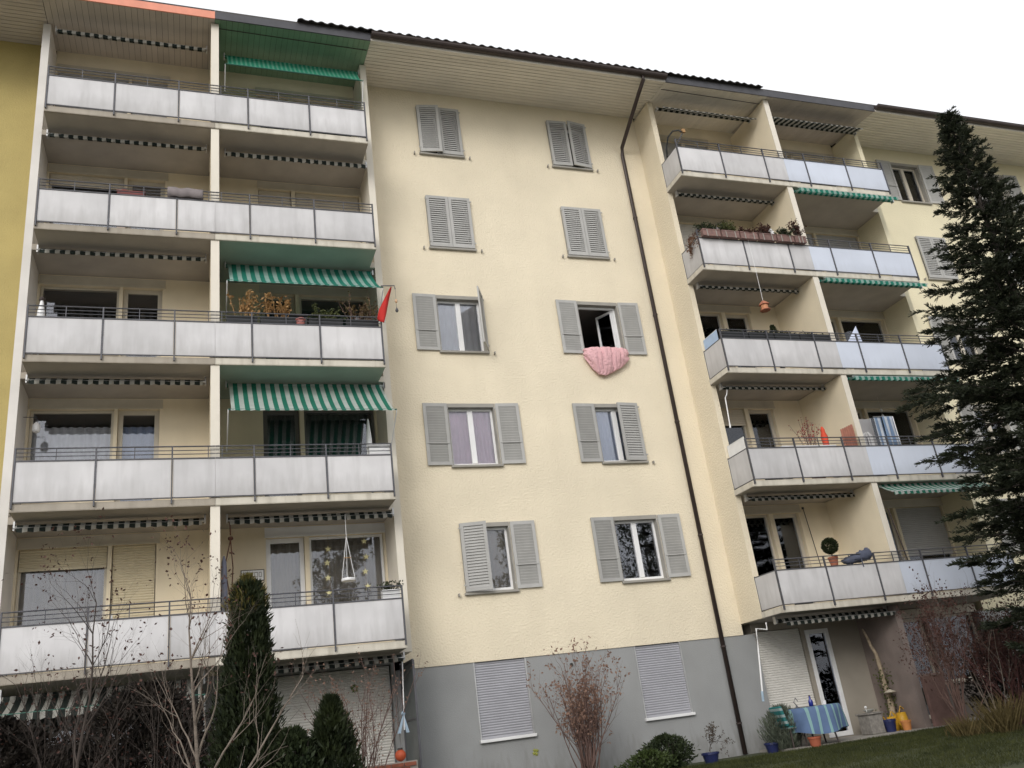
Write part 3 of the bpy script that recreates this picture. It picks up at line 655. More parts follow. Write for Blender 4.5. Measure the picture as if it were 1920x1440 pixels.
def bare_tree(name, label, cat, base, h, r, depth, spread, lean=(0, 0, 1), bark=BARK, leafm=None, nleaf=0, lsize=.05, nb=3, wob=.14, up=.15, group=None, stems=1, shrink=.62, seg=5):
    o = thing(name, label, cat, base, group); tips = []; mt = MB(); mb = MB()
    for s in range(stems):
        b = Vector(base)+Vector((random.gauss(0, .06*(stems > 1)), random.gauss(0, .06*(stems > 1)), -.05))
        d = Vector(lean).normalized()
        if stems > 1: d = (Vector((random.gauss(0, .34), random.gauss(0, .26), 1))+Vector(lean)*.3).normalized()
        pts = [b]; rs = [r]; hh = h*random.uniform(.55, 1.05) if stems > 1 else h; n = 9
        for i in range(n):
            d = (d+Vector((random.gauss(0, wob*.5), random.gauss(0, wob*.5), .03))).normalized(); pts.append(pts[-1]+d*hh/n); rs.append(r*(1-.85*(i+1)/n)+.002)
        mt.tube(pts, rs, 6, cap=False)
        for i in range(3 if stems == 1 else 4, n+1):
            for q in range(nb if stems == 1 else (1 if random.random() < .8 else 2)):
                a = random.uniform(0, 2*math.pi); s_ = Vector((math.cos(a), math.sin(a), random.uniform(.1, .8)))
                nd = (d+s_*spread).normalized()
                grow(mb, pts[i], nd, hh*.26*(1.15-.6*i/n), rs[i]*.55+.0015, depth, tips, spread, 2, up, seg, wob, shrink, 4)
    mt.build('trunk' if stems == 1 else 'stems', bark, o, smooth=True); mb.build('branches', bark, o)
    if nleaf:
        idx = rng.integers(0, len(tips), nleaf); C = np.array([tips[i][0] for i in idx])+rng.normal(0, lsize*.5, (nleaf, 3))
        D = np.array([tips[i][1] for i in idx])*.4+rng.normal(0, 1, (nleaf, 3))+np.array([0, 0, -.5])
        tris('leaves', *leaves(C, D, lsize*rng.uniform(.6, 1.3, nleaf), lsize*.3*rng.uniform(.6, 1.3, nleaf)), leafm, o)
    return o
def shrub(name, label, cat, base, rx, ry, h, n, leafm, ls=.06, lw=.02, group=None, stemm=BARKD, upf=.4, dens=.35, prof=None, nst=14):
    """leafy bush: stems plus leaf faces through the volume, thicker towards the outside"""
    o = thing(name, label, cat, base, group); m = MB(); B = Vector(base)
    for i in range(nst):
        a = random.uniform(0, 6.28); q = random.uniform(.2, .9)
        m.tube([B+Vector((0, 0, -.03)), B+Vector((rx*.4*q*math.cos(a), ry*.4*q*math.sin(a), h*.45)), B+Vector((rx*.8*q*math.cos(a), ry*.8*q*math.sin(a), h*random.uniform(.7, .92)))], [.015, .01, .003], 4, cap=False)
    m.build('stems', stemm, o)
    t = rng.uniform(0, 1, n); a = rng.uniform(0, 2*np.pi, n); rad = np.sqrt(rng.uniform(dens**2, 1, n))
    clump = 1+.26*np.sin(3*a+7*t)*np.cos(11*t+2*a)+.14*np.sin(9*a-17*t)+rng.normal(0, .10, n)
    pf = np.interp(t, *zip(*prof)) if prof else np.sin(np.pi*np.clip(t*.86+.12, 0, 1))**.7
    rr = rad*pf*clump
    C = np.stack([base[0]+rx*rr*np.cos(a), base[1]+ry*rr*np.sin(a), base[2]+h*t], 1)
    D = np.stack([np.cos(a)*.7, np.sin(a)*.7, np.full(n, upf)], 1)+rng.normal(0, .45, (n, 3))
    tris('foliage', *leaves(C, D, ls*rng.uniform(.6, 1.4, n), lw*rng.uniform(.6, 1.4, n)), leafm, o)
    return o
GREEN_D = leaf_mat('conifer_needles', (.006, .010, .006), (.042, .050, .026), .6, .12, 5)
THUJA = leaf_mat('thuja_scales', (.006, .011, .006), (.032, .042, .014), .6, .12, 4)
THUJAB = leaf_mat('thuja_bronze_tips', (.06, .06, .015), (.15, .12, .035), .6, .2, 4)
EVERG = leaf_mat('evergreen_leaves', (.012, .020, .010), (.05, .065, .028), .5, .15, 4)
REDL = leaf_mat('red_brown_leaves', (.05, .024, .020), (.11, .052, .040), .6, .25, 4)
DRYL = leaf_mat('dry_tan_leaves', (.28, .15, .06), (.45, .28, .12), .7, .3, 5)
PINKD = leaf_mat('dry_pink_leaves', (.20, .115, .09), (.34, .22, .16), .7, .35, 5)
OLIVE = leaf_mat('olive_leaves', (.05, .06, .02), (.13, .14, .05), .6, .25, 5)
SAGE = leaf_mat('grey_green_leaves', (.06, .075, .055), (.15, .17, .125), .7, .2, 5)

# ------------------------------------------------------------------ tall conifer at right
def conifer(base, top, rads, n_whorl):
    o = thing('conifer_tree', 'tall dark evergreen conifer standing before the right block', 'tree', base)
    bz, tz = base[2], top[2]; m = MB(); mb = MB()
    n = 10; m.tube([Vector(base).lerp(Vector(top), i/n)-Vector((0, 0, .1)) for i in range(n+1)], [.20*(1-i/n)+.012 for i in range(n+1)], 8)
    m.build('trunk', BARKD, o, smooth=True)
    Cs, Ds, Ls = [], [], []
    for i in range(n_whorl):
        t = (i+.5)/n_whorl; dz = (tz-bz-.6)*(t**.9)               # depth below the top
        z = tz-dz; rr = np.interp(dz, *zip(*rads))*random.choice((.5, .72, .85, .95, 1.0, 1.12))*random.uniform(.9, 1.1)
        a = i*2.39996+random.uniform(-.35, .35); ax = Vector((math.cos(a), math.sin(a), 0))
        c = Vector(top).lerp(Vector(base), dz/(tz-bz)); c.z = z
        nb = 9; pts = []
        rise = random.uniform(.25, .75)*rr + (.25 if dz < 2.5 else 0)
        for j in range(nb+1):
            s = j/nb; pts.append(c+ax*rr*s+Vector((random.gauss(0, .02), random.gauss(0, .02), rise*s - .38*rr*s*s + .22*rr*max(0, s-.65))))
        mb.tube(pts, [.022*(1-j/nb)*min(1, rr/2)+.004 for j in range(nb+1)], 4, cap=False)
        side = Vector((-ax.y, ax.x, 0))
        nsub = int(9+rr*(10+2.2*min(3, max(0, dz-3))))
        for q in range(nsub):
            s = random.uniform(.12, 1.0)**.8; p = pts[min(nb-1, int(s*nb))].lerp(pts[min(nb, int(s*nb)+1)], s*nb % 1)
            sd = random.choice((-1, 1)); L_ = (.16+.40*rr*.32*(1.15-s*.75))*random.uniform(.6, 1.25)
            d = (ax*random.uniform(.5, 1.1)+side*sd*random.uniform(.3, 1.1)+Vector((0, 0, random.uniform(-.30, .55)))).normalized()
            if s > .9: d = (ax+Vector((0, 0, random.uniform(0, .5)))+side*random.uniform(-.3, .3)).normalized()
            kk = int(12+L_*56)
            for w in range(kk):
                f = (w+.3)/kk; droop = Vector((0, 0, -.18*L_*f*f))
                Cs.append(p+d*L_*f+droop); s2 = d.orthogonal().normalized(); s2.rotate(Matrix.Rotation(random.uniform(0, 6.28), 3, d))
                Ds.append(d*1.0+s2*random.uniform(.3, .85)+Vector((0, 0, .05))); Ls.append((.028+.050*(1-f*.6))*random.uniform(.6, 1.4))
    mb.build('branches', BARKD, o)
    Ls = np.array(Ls)
    tris('foliage', *leaves(np.array([tuple(c) for c in Cs]), np.array([tuple(c) for c in Ds]), Ls*1.3, Ls*.13+.0025), GREEN_D, o)
    return len(Cs)
kf = .907
conifer((9.82, -6.2, -3.98), (9.70, -6.2, 8.45), [(0, .03), (.5, .17), (1.6, .52), (3.1, .98), (4.5, 1.45), (6.2, 2.1), (8, 2.5), (10, 2.55), (11.2, 2.3), (12.3, 1.7)], 480)

# ------------------------------------------------------------------ garden shrubs and trees
th = shrub('columnar_thuja', 'dark slender columnar thuja with bronze tip before the first-floor balcony', 'tree', (-5.17, -5, -3.95), .47, .47, 3.45, 24000, THUJA, .10, .013, upf=1.3, dens=.55,
      prof=[(0, 1.1), (.3, .95), (.5, .76), (.7, .56), (.85, .45), (1, .30)], nst=8)
n = 1700; t = rng.uniform(0, 1, n); a = rng.uniform(0, 6.28, n)
rr = .25*np.interp(t, [0, .3, .65, 1], [.6, 1, .8, .1])*np.sqrt(rng.uniform(.05, 1, n))*(1+.25*np.sin(4*a+6*t))
tris('bronze_tip', *leaves(np.stack([-5.18+rr*np.cos(a), -4.97+rr*np.sin(a), -.98+.60*t], 1), np.stack([np.cos(a)*.6, np.sin(a)*.6, np.ones(n)], 1)+rng.normal(0, .4, (n, 3)), rng.uniform(.06, .13, n), .011), THUJAB, th)
shrub('columnar_thuja', 'low pointed thuja at the foot of the white ground-floor shutter', 'tree', (-4.12, -5, -3.95), .42, .42, 1.85, 12000, THUJA, .10, .013, upf=1.3, dens=.5,
      prof=[(0, 1), (.5, .85), (.8, .5), (1, .08)], nst=6)
shrub('evergreen_bush', 'rounded dark evergreen bush between the two thujas', 'bush', (-4.66, -5.1, -3.95), .45, .45, 1.50, 9000, EVERG, .09, .018, upf=.8)
shrub('evergreen_bush', 'wide dark bush at the lower left picture corner', 'bush', (-8.3, -4.2, -3.92), 1.25, .8, 2.05, 18000, leaf_mat('dusky_leaves', (.010, .009, .008), (.034, .027, .021), .7, .15, 4), .09, .02, upf=.5)
shrub('evergreen_bush', 'dark brown-green bush behind the pale bare trunk at left', 'bush', (-6.5, -3.6, -3.9), 1.15, .7, 2.35, 17000, MATS['dusky_leaves'], .09, .02, upf=.6)
random.seed(21)
bare_tree('bare_tree', 'leafless young tree with pale slanting trunk left of the thuja', 'tree', (-5.66, -7, -4.0), 3.1, .032, 3, .75, (-.10, 0, 1), BARK, REDL, 320, .045, nb=2, shrink=.66)
bare_tree('bare_tree', 'leafless tree with fine dark twigs over the lowest balcony at far left', 'tree', (-7.15, -5.5, -3.95), 3.3, .028, 3, .7, (.03, 0, 1), pm('dark_twig', (.05, .038, .032), .9, .2, 8), REDL, 400, .045, nb=2, shrink=.66)
bare_tree('bare_tree', 'thin leaning sapling with pale stem crossing the thuja', 'tree', (-6.25, -8.5, -4.05), 2.6, .020, 1, .6, (.62, 0, 1), BARK, None, 0, nb=1)
bare_tree('bare_tree', 'small bare tree with red-brown twigs at the lower left edge', 'tree', (-8.35, -5.2, -3.95), 2.7, .020, 3, .7, (0, 0, 1), MATS['dark_twig'], REDL, 420, .05, nb=2)
random.seed(31)
for lab, x, y, h, ns in (('tangle of fine dark twigs in front of the striped ground-floor awning at far left', -8.6, -4.6, 2.4, 14), ('dense brown twig thicket left of the slanting pale trunk', -7.4, -4.4, 2.7, 14), ('thin dark thicket between the pale trunk and the thuja', -6.15, -4.6, 2.5, 14)):
    bare_tree('twiggy_shrub', lab, 'shrub', (x, y, -3.93), h, .010, 2, .65, (0, 0, 1), MATS['dark_twig'], REDL, 260, .045, stems=ns, wob=.15)
random.seed(5)
bare_tree('twiggy_shrub', 'twiggy shrub with pinkish leaves before the white ground-floor shutter', 'shrub', (-3.35, -2.6, -3.85), 2.3, .012, 1, .6, (0, 0, 1), BARKR, PINKD, 900, .045, stems=22)
bare_tree('twiggy_shrub', 'large multi-stemmed shrub with dry red-brown flower heads before the grey plinth', 'shrub', (1.05, -1.3, -3.83), 2.15, .012, 1, .6, (0, 0, 1), BARKR, PINKD, 2300, .06, stems=44, wob=.12)
bare_tree('twiggy_shrub', 'fine dark red twiggy shrub beside the terrace party wall', 'shrub', (8.35, -3.0, -3.86), 2.6, .012, 2, .6, (.05, 0, 1), BARKR, REDL, 2200, .055, stems=22)
bare_tree('twiggy_shrub', 'reddish twiggy shrub below the conifer at the lower right', 'shrub', (9.3, -3.6, -3.88), 2.2, .011, 2, .6, (0, 0, 1), pm('dark_red_twig', (.085, .035, .032), .9, .2, 8), REDL, 3200, .06, stems=30)
bare_tree('twiggy_shrub', 'dark twiggy shrub at the lower right corner under the conifer', 'shrub', (8.9, -6.2, -4.0), 1.6, .010, 2, .65, (0, 0, 1), BARKD, MATS['dusky_leaves'], 1500, .06, stems=20)
bare_tree('twiggy_shrub', 'pale thin bare stems rising before the dusky ground-floor window', 'shrub', (8.9, -3.4, -3.88), 3.1, .011, 1, .5, (0, 0, 1), BARK, None, 0, stems=6)
shrub('evergreen_bush', 'dark brown leafy bush against the dusky ground-floor wall under the conifer', 'bush', (10.6, -2.4, -3.85), 1.2, .5, 1.9, 9000, MATS['dusky_leaves'], .08, .02, upf=.5)
shrub('evergreen_bush', 'low dark bush at the very lower right corner', 'bush', (8.6, -7.2, -4.02), .9, .6, .7, 7000, MATS['dusky_leaves'], .07, .018, upf=.5)
shrub('evergreen_bush', 'low spreading evergreen under the right plinth shutter', 'bush', (2.75, -1.2, -3.83), .55, .4, .62, 3500, EVERG, .07, .018, upf=.5)
shrub('evergreen_bush', 'small green bush left of the blue pot', 'bush', (2.15, -1.6, -3.84), .5, .4, .42, 2600, leaf_mat('mid_green_leaves', (.025, .04, .012), (.07, .095, .03), .5, .2, 5), .06, .016, upf=.5)
shrub('lavender_bush', 'grey-green lavender bush at the foot of the downpipe', 'bush', (5.72, -.85, -3.8), .42, .36, .78, 4200, SAGE, .13, .008, upf=1.6, dens=.1)
for i, (x, y, h) in enumerate(((8.0, -4.3, .8), (8.55, -4.9, .7), (7.5, -3.9, .45))):
    o = thing('grass_tuft', ('tall straw-coloured grass tuft left of the lower right corner', 'straw-coloured grass tuft under the conifer edge', 'smaller straw grass tuft nearest the terrace')[i], 'grass', (x, y, gz(x, y)))
    n = 420; a = rng.uniform(0, 6.28, n); C = np.stack([x+rng.normal(0, .12, n), y+rng.normal(0, .12, n), np.full(n, gz(x, y)-.02)], 1)
    D = np.stack([np.cos(a)*.55, np.sin(a)*.55, np.ones(n)], 1)
    tris('blades', *leaves(C, D, h*rng.uniform(.5, 1.1, n), .007), leaf_mat('straw_%d' % i, (.07, .055, .022), (.17, .13, .055), .8, .2, 6), o)
# lawn blades
n = 90000; x = rng.uniform(2.6, 12.5, n); y = -1.4-rng.uniform(0, 1, n)**1.3*6.6
C = np.stack([x, y, np.array([gz(a, b) for a, b in zip(x, y)])-.012], 1); D = rng.normal(0, .45, (n, 3)); D[:, 2] = 1
go = tris('grass', *leaves(C, D, rng.uniform(.035, .085, n), .004), leaf_mat('grass_blades', (.020, .027, .008), (.066, .072, .020), .7, .2, 2.5)); tag(go, 'short winter lawn before the terrace', 'grass'); go['kind'] = 'stuff'

# ------------------------------------------------------------------ duvet on the sill
def duvet():
    m = MB(); nu, nv = 90, 40; vs = []
    for i in range(nu+1):
        u = -1+2*i/nu
        bot = np.interp(u, [-1, -.8, -.5, -.2, .15, .3, .65, 1], [.24, .44, .66, .69, .60, .55, .46, .30])
        pin = 1-.32*math.exp(-((u-.20)/.07)**2)-.20*math.exp(-((u+.30)/.06)**2)-.16*math.exp(-((u-.55)/.05)**2)+.05*math.sin(31*u)
        for j in range(nv):
            t = 2*math.pi*j/nv; cu = (1-abs(u)**3.2)**.5 if abs(u) < 1 else 0
            y = -.02-.16*cu*pin*(math.cos(t)+.25)*(.75+.25*math.sin(t)); zc = 5.60-bot/2+.02
            z = zc+(bot/2+.035)*math.sin(t)*(.6+.4*cu)
            y += (.012*math.sin(9*u+3*t)+.012*math.sin(23*u+1.5*math.sin(t))+.007*math.sin(41*u+7*math.sin(2*t)))*cu
            vs.append((3.585+.60*u+.02*math.sin(5*t)*abs(u), y-.06, z))
    fs = [(i*nv+j, i*nv+(j+1) % nv, (i+1)*nv+(j+1) % nv, (i+1)*nv+j) for i in range(nu) for j in range(nv)]
    m.add(vs, fs)
    o = m.build('duvet', pm('pink_duvet', (.68, .40, .42), .85, .08, 6, .7, 17, bdist=.05), smooth=True)
    md = o.modifiers.new('s', 'SUBSURF'); md.levels = md.render_levels = 1
    return tag(o, 'pink duvet hung over the sill of the open dark window', 'duvet')
duvet()

# ------------------------------------------------------------------ balcony things, left
k2 = 2*H
BLKBOX = pm('black_planter', (.02, .022, .024), .6, .1, 5)
def planter(label, x0, x1, z, mat, y0=-1.62, y1=-1.46, h=.19, group=None, cat='planter', zoff=-.285):
    o = thing('planter_box', label, cat, ((x0+x1)/2, (y0+y1)/2, z+zoff), group)
    m = MB(); m.box(x0, x1, y0, y0+.012, z+zoff, z+zoff+h); m.box(x0, x1, y1-.012, y1, z+zoff, z+zoff+h); m.box(x0, x0+.012, y0+.012, y1-.012, z+zoff, z+zoff+h); m.box(x1-.012, x1, y0+.012, y1-.012, z+zoff, z+zoff+h)
    m.box(x0+.012, x1-.012, y0+.012, y1-.012, z+zoff, z+zoff+.02)
    m.box(x0-.008, x1+.008, y0-.008, y0-.001, z+zoff+h-.03, z+zoff+h); m.build('box', mat, o)
    MB().box(x0+.013, x1-.013, y0+.013, y1-.013, z+zoff+.021, z+zoff+h-.03).build('soil', pm('soil', (.03, .02, .014), .95, .3, 20), o)
    return o
def stalks(o, x0, x1, y, z, h, n, stemm, leafm, nl, ls=.05, spread=.12):
    m = MB(); C, D = [], []
    for i in range(n):
        x = random.uniform(x0, x1); p = Vector((x, y+random.uniform(-.05, .05), z)); q = p+Vector((random.gauss(0, spread), random.gauss(0, spread*.6), h*random.uniform(.55, 1.08)))
        md = (p+q)/2+Vector((random.gauss(0, .03), 0, .02)); m.tube([p, md, q], [.006, .005, .003], 4, cap=False)
        for w in range(nl):
            t = random.uniform(.35, 1.05); C.append(tuple(p.lerp(q, t)+Vector((random.gauss(0, .02), random.gauss(0, .02), 0)))); D.append((random.gauss(0, 1), random.gauss(0, 1), random.gauss(-.3, .8)))
    m.build('stems', stemm, o)
    n_ = len(C)
    tris('leaves', *leaves(C, D, ls*rng.uniform(.6, 1.4, n_), ls*.3*rng.uniform(.6, 1.4, n_)), leafm, o)
TAN = pm('tan_stem', (.36, .21, .09), .8, .2, 8)
p = planter('black planter box with dry tan stalks beside the white party wall', -5.30, -4.72, k2, BLKBOX); stalks(p, -5.25, -4.8, -1.54, k2-.13, .62, 12, TAN, DRYL, 14, .08)
p = planter('black planter box with tall dry tan plant, second along the rail', -4.66, -4.05, k2, BLKBOX); stalks(p, -4.55, -4.1, -1.54, k2-.13, .60, 13, TAN, DRYL, 15, .085)
p = planter('black planter box holding a green trailing plant under the teal awning', -3.72, -3.05, k2, BLKBOX); stalks(p, -3.6, -3.2, -1.54, k2-.16, .34, 22, pm('green_stem', (.05, .07, .025), .8, .1, 5), OLIVE, 20, .05, .2)
p = planter('black planter box with brown bushy plants at the right end below the flag', -2.98, -2.32, k2, BLKBOX); stalks(p, -2.95, -2.36, -1.54, k2-.14, .58, 26, BARKR, leaf_mat('brown_olive', (.07, .045, .02), (.17, .12, .05), .7, .2, 5), 18, .05, .14)
o = thing('flower_pot', 'pink plastic flower pot hung inside the rail under the teal awning', 'pot', (-3.88, -1.56, k2-.3))
MB().lathe([(.07, 0), (.09, .17), (.10, .17), (.10, .20), (.085, .20), (.08, .15)], (-3.88, -1.55, k2-.29), 14).build('pot', pm('pink_plastic', (.45, .16, .14), .6, .1, 6), o)
o = thing('dark_chest', 'dark storage box standing behind the dry plants', 'box', (-3.95, -.9, k2-1.0)); MB().box(-4.25, -3.7, -1.2, -.7, k2-1.0, k2+.15).build('chest', BLKBOX, o, bevel=.01); MB().box(-4.27, -3.68, -1.22, -.68, k2+.152, k2+.19).build('lid', BLKBOX, o, bevel=.01)
# red flag and hanging chime at the end of the teal awning
o = thing('flag', 'red pennant hanging from the end of the teal awning', 'flag', (-2.12, -1.78, k2-.2))
MB().tube([(-2.22, -1.70, k2+.68), (-1.96, -1.80, k2+.64), (-1.95, -1.80, k2+.56)], .012, 6).build('pole', IRON, o)
vs = []; fs = []; nn = 14
for i in range(nn+1):
    t = i/nn
    for j in range(7):
        s = j/6; wd = .02+.21*t**.8*(1-.35*max(0, t-.7)/.3)
        vs.append((-2.02-.24*t-wd*(s-.15)*.85, -1.79+.03*math.sin(6*s+4*t)*(1-.3*t), k2+.62-.86*t*(1-.10*s)))
for i in range(nn):
    for j in range(6): fs.append((i*7+j, i*7+j+1, i*7+8+j, i*7+7+j))
f = MB().add(vs, fs).build('cloth', pm('red_cloth', (.52, .022, .016), .8, .12, 6, trans=.2), o, smooth=True); md = f.modifiers.new('t', 'SOLIDIFY'); md.thickness = .004
o = thing('wind_chime', 'small glass and metal chime hanging beside the red pennant', 'chime', (-1.95, -1.80, k2+.05))
MB().tube([(-1.95, -1.80, k2+.56), (-1.95, -1.80, k2+.33)], .003, 4).tube([(-1.95, -1.8, k2+.22), (-1.95, -1.8, k2+.13)], .003, 4).build('string', IRON, o)
MB().blob((-1.95, -1.80, k2+.28), .028, .028, .05, 8, .02).build('glass_drop', pm('amber_glass', (.55, .35, .2), .2, .1, 8), o, smooth=True)
MB().lathe([(.012, 0), (.035, .03), (.03, .06), (.008, .11)], (-1.95, -1.80, k2+.02), 10).build('bell', IRON, o, smooth=True)
# second floor: folded parasol and box; first floor: star window
o = thing('parasol', 'folded white parasol standing behind the second-floor rail', 'parasol', (-2.56, -1.0, H-1.0))
MB().lathe([(.012, .35), (.075, .42), (.07, .8), (.055, 1.3), (.02, 1.68), (.012, 1.72)], (-2.55, -1.0, H-1.0), 9).build('canopy', WHITEP, o); MB().tube([(-2.55, -1, H-1.0), (-2.55, -1, H-.6)], .02, 8).build('pole', METAL, o)
MB().lathe([(.2, 0), (.2, .04), (.05, .07)], (-2.55, -1, H-1.018), 14).build('base', GREYT, o)
o = thing('planter_box', 'white planter box on the rail at the right end of the second-floor balcony', 'planter', (-2.46, -1.5, H-.26)); MB().box(-2.68, -2.28, -1.6, -1.42, H-.25, H-.07).build('box', WHITEP, o, bevel=.01); MB().box(-2.70, -2.26, -1.62, -1.40, H-.069, H-.045).build('rim', WHITEP, o)
def star(c, r):
    m = MB(); vs = [(c[0], c[1]-.015, c[2])]
    for i in range(10):
        a = math.pi/2+i*math.pi/5; q = r if i % 2 == 0 else r*.42; vs.append((c[0]+q*math.cos(a), c[1], c[2]+q*math.sin(a)))
    vs.append((c[0], c[1]+.015, c[2]))
    return m.add(vs, [(0, 1+(i+1) % 10, 1+i) for i in range(10)]+[(11, 1+i, 1+(i+1) % 10) for i in range(10)])
STARM = pm('pale_yellow_star', (.80, .74, .42), .5, .05, 5)
for lab, x, zs in (('left string of pale yellow stars hanging before the first-floor window', -3.30, (1.1, .82, .52, .22)), ('right string of pale yellow stars hanging before the first-floor window', -2.58, (1.22, .90, .60, .3))):
    o = thing('star_garland', lab, 'garland', (x, .14, zs[-1]-.1), 'strings of stars'); MB().tube([(x, YW+.02, 1.36), (x, YW+.02, zs[-1])], .002, 3).build('string', TAN, o)
    for i, z in enumerate(zs): star((x+random.uniform(-.04, .04), YW+.01, z), .07).build('star', STARM, o)
o = thing('hanging_mobile', 'triangular rope mobile hanging before the star window', 'mobile', (-3.15, -1.2, .15))
MB().tube([(-3.15, -1.2, 1.46), (-3.15, -1.2, 1.02), (-3.27, -1.2, .22)], .006, 4).tube([(-3.15, -1.2, 1.02), (-3.03, -1.2, .22)], .006, 4).tube([(-3.15, -1.2, 1.02), (-3.16, -1.1, .22)], .006, 4).build('cords', WHITEP, o)
MB().lathe([(.13, 0), (.135, .03), (.12, .05)], (-3.15, -1.17, .19), 14).build('tray', WHITEP, o); MB().tube([(-3.22, -1.2, .62), (-3.08, -1.2, .62)], .009, 5).build('crossbar', TAN, o)
o = thing('wall_plaque', 'small white plaque with dark border on the loggia wall beside the door', 'plaque', (-4.79, YW, .54))
MB().box(-5.0, -4.56, YW-.02, YW-.003, .545, .765).build('border', DARKG, o); MB().box(-4.985, -4.575, YW-.024, YW-.0205, .56, .75).build('plate', WHITEP, o)
m = MB()
for a, b in ((-4.94, -4.86), (-4.85, -4.78), (-4.75, -4.68), (-4.665, -4.61)):      # worn, unreadable lettering
    m.box(a, b, YW-.0265, YW-.0245, .70, .716); m.box(a, b, YW-.0265, YW-.0245, .615, .63); m.box(a, a+.012, YW-.0265, YW-.0245, .632, .698); m.box(b-.012, b, YW-.0265, YW-.0245, .632, .698)
m.build('lettering', GREYT, o)
o = thing('macrame_hanger', 'brown knotted rope hanger beside the white party wall on the first floor', 'hanger', (-5.22, -1.0, .0))
MB().tube([(-5.24, -1, 1.48), (-5.23, -1, 1.2)], .014, 5).blob((-5.23, -1, 1.14), .05, .05, .04, 6).tube([(-5.23, -1, 1.12), (-5.33, -1, .62), (-5.24, -1, .05)], .011, 5).tube([(-5.23, -1, 1.12), (-5.19, -1, .6), (-5.22, -1, .05)], .011, 5).build('cords', pm('brown_rope', (.10, .04, .025), .9, .2, 20), o)
MB().lathe([(.06, 0), (.10, .06), (.10, .13), (.085, .13)], (-5.23, -1, -.07), 12).build('bowl', TERRA, o)
o = thing('parasol', 'folded slate-blue parasol leaning at the white party wall', 'parasol', (-5.36, -1.45, -1.0))
MB().lathe([(.02, .5), (.065, .6), (.06, 1.1), (.045, 1.6), (.012, 1.72)], (-5.36, -1.45, -1.0), 9).build('canopy', pm('slate_blue_cloth', (.10, .105, .14), .8, .1, 6), o); MB().tube([(-5.36, -1.45, -1.0), (-5.36, -1.45, -.4)], .018, 8).build('pole', METAL, o); MB().lathe([(.16, 0), (.16, .05), (.04, .08)], (-5.36, -1.42, -1.018), 12).build('base', GREYT, o)
p = planter('white planter with a low dark plant at the right end of the star balcony', -2.62, -2.30, 0, WHITEP); stalks(p, -2.6, -2.33, -1.54, -.13, .2, 14, BARKD, EVERG, 16, .05, .06)
# leftmost bay
o = thing('bottle_lamp', 'slim white bottle-shaped lamp behind the third-floor rail at far left', 'lamp', (-8.62, -1.0, k2-1.0))
MB().tube([(-8.62, -1, k2-1.0), (-8.62, -1, k2-.1)], .02, 8).build('pole', METAL, o); MB().lathe([(.075, 0), (.07, .25), (.03, .48), (.03, .5)], (-8.62, -1, k2-.1), 12).build('body', WHITEP, o, smooth=True); MB().lathe([(.045, 0), (.055, .03), (.04, .07)], (-8.62, -1, k2+.401), 12).build('cap', BROWN, o)
o = thing('folded_blanket', 'grey-mauve blanket folded over the fourth-floor rail near the party wall', 'blanket', (-6.08, -1.66, 3*H-.26))
vs = []; fs = []
for i in range(17):
    x = -6.42+.68*i/16
    for j, (y, z) in enumerate(((-1.60, -.26), (-1.61, -.12), (-1.63, -.022), (-1.665, -.008), (-1.70, -.022), (-1.715, -.12), (-1.715, -.24))): vs.append((x, y+.008*math.sin(i*1.3), 3*H+z+.012*math.sin(i*.8)))
for i in range(16):
    for j in range(6): fs.append((i*7+j, i*7+j+1, i*7+8+j, i*7+7+j))
b_ = MB().add(vs, fs).build('cloth', pm('mauve_cloth', (.19, .165, .165), .9, .15, 8), o, smooth=True); md = b_.modifiers.new('t', 'SOLIDIFY'); md.thickness = .012
o = thing('flower_box', 'low red flower box inside the fourth-floor rail of the leftmost bay', 'planter', (-7.1, -1.55, 3*H-.27)); MB().box(-7.35, -6.85, -1.62, -1.48, 3*H-.27, 3*H-.16).build('box', pm('red_plastic', (.20, .05, .045), .6, .1, 5), o, bevel=.006); MB().box(-7.37, -6.83, -1.64, -1.46, 3*H-.159, 3*H-.14).build('rim', MATS['red_plastic'], o)
o = thing('cardboard_box', 'pale cardboard box with pink print on the fourth-floor sill at left', 'box', (-7.33, .0, 3*H-.18)); MB().box(-7.47, -7.30, -.02, .085, 3*H-.18, 3*H+1.02).build('box', pm('pale_card', (.50, .42, .36), .8, .1, 6), o, bevel=.004); MB().box(-7.40, -7.31, -.024, -.021, 3*H+.8, 3*H+.98).build('print', pm('pink_print', (.5, .2, .18), .8, .1, 6), o)
o = thing('small_lantern', 'little white lantern on a hook inside the second-floor loggia at far left', 'lantern', (-8.66, -.3, H+.5)); MB().lathe([(.05, 0), (.07, .03), (.07, .14), (.02, .20)], (-8.66, -.3, H+.75), 10).build('body', WHITEP, o); MB().tube([(-8.66, -.3, H+.95), (-8.66, -.3, H+1.05), (-8.89, -.3, H+1.05)], .008, 5).build('hook', IRON, o)

# ------------------------------------------------------------------ balcony things, right
o = thing('garden_hose', 'black hose bent in an arch over the corner of the top-floor balcony', 'hose', (6.0, -1.45, 4*H-.27))
MB().tube([(5.86, -1.10, 4*H-.30), (5.84, -1.20, 4*H+.0), (5.88, -1.32, 4*H+.28), (5.98, -1.45, 4*H+.40), (6.10, -1.55, 4*H+.36), (6.14, -1.60, 4*H+.27)], .022, 8).build('tube', BLKBOX, o, smooth=True)
MB().tube([(6.22, -1.6, 4*H+.34), (6.02, -1.52, 4*H-.0), (5.9, -1.3, 4*H-.28)], .014, 6).build('handle', IRON, o); MB().box(6.15, 6.24, -1.63, -1.57, 4*H+.26, 4*H+.36).build('nozzle', TAN, o)
PK = pm('dusty_pink_box', (.20, .115, .10), .8, .25, 10, streak=.6, sv=(9, 9, 9), dirt=(.11, .085, .075), rnd=.25)
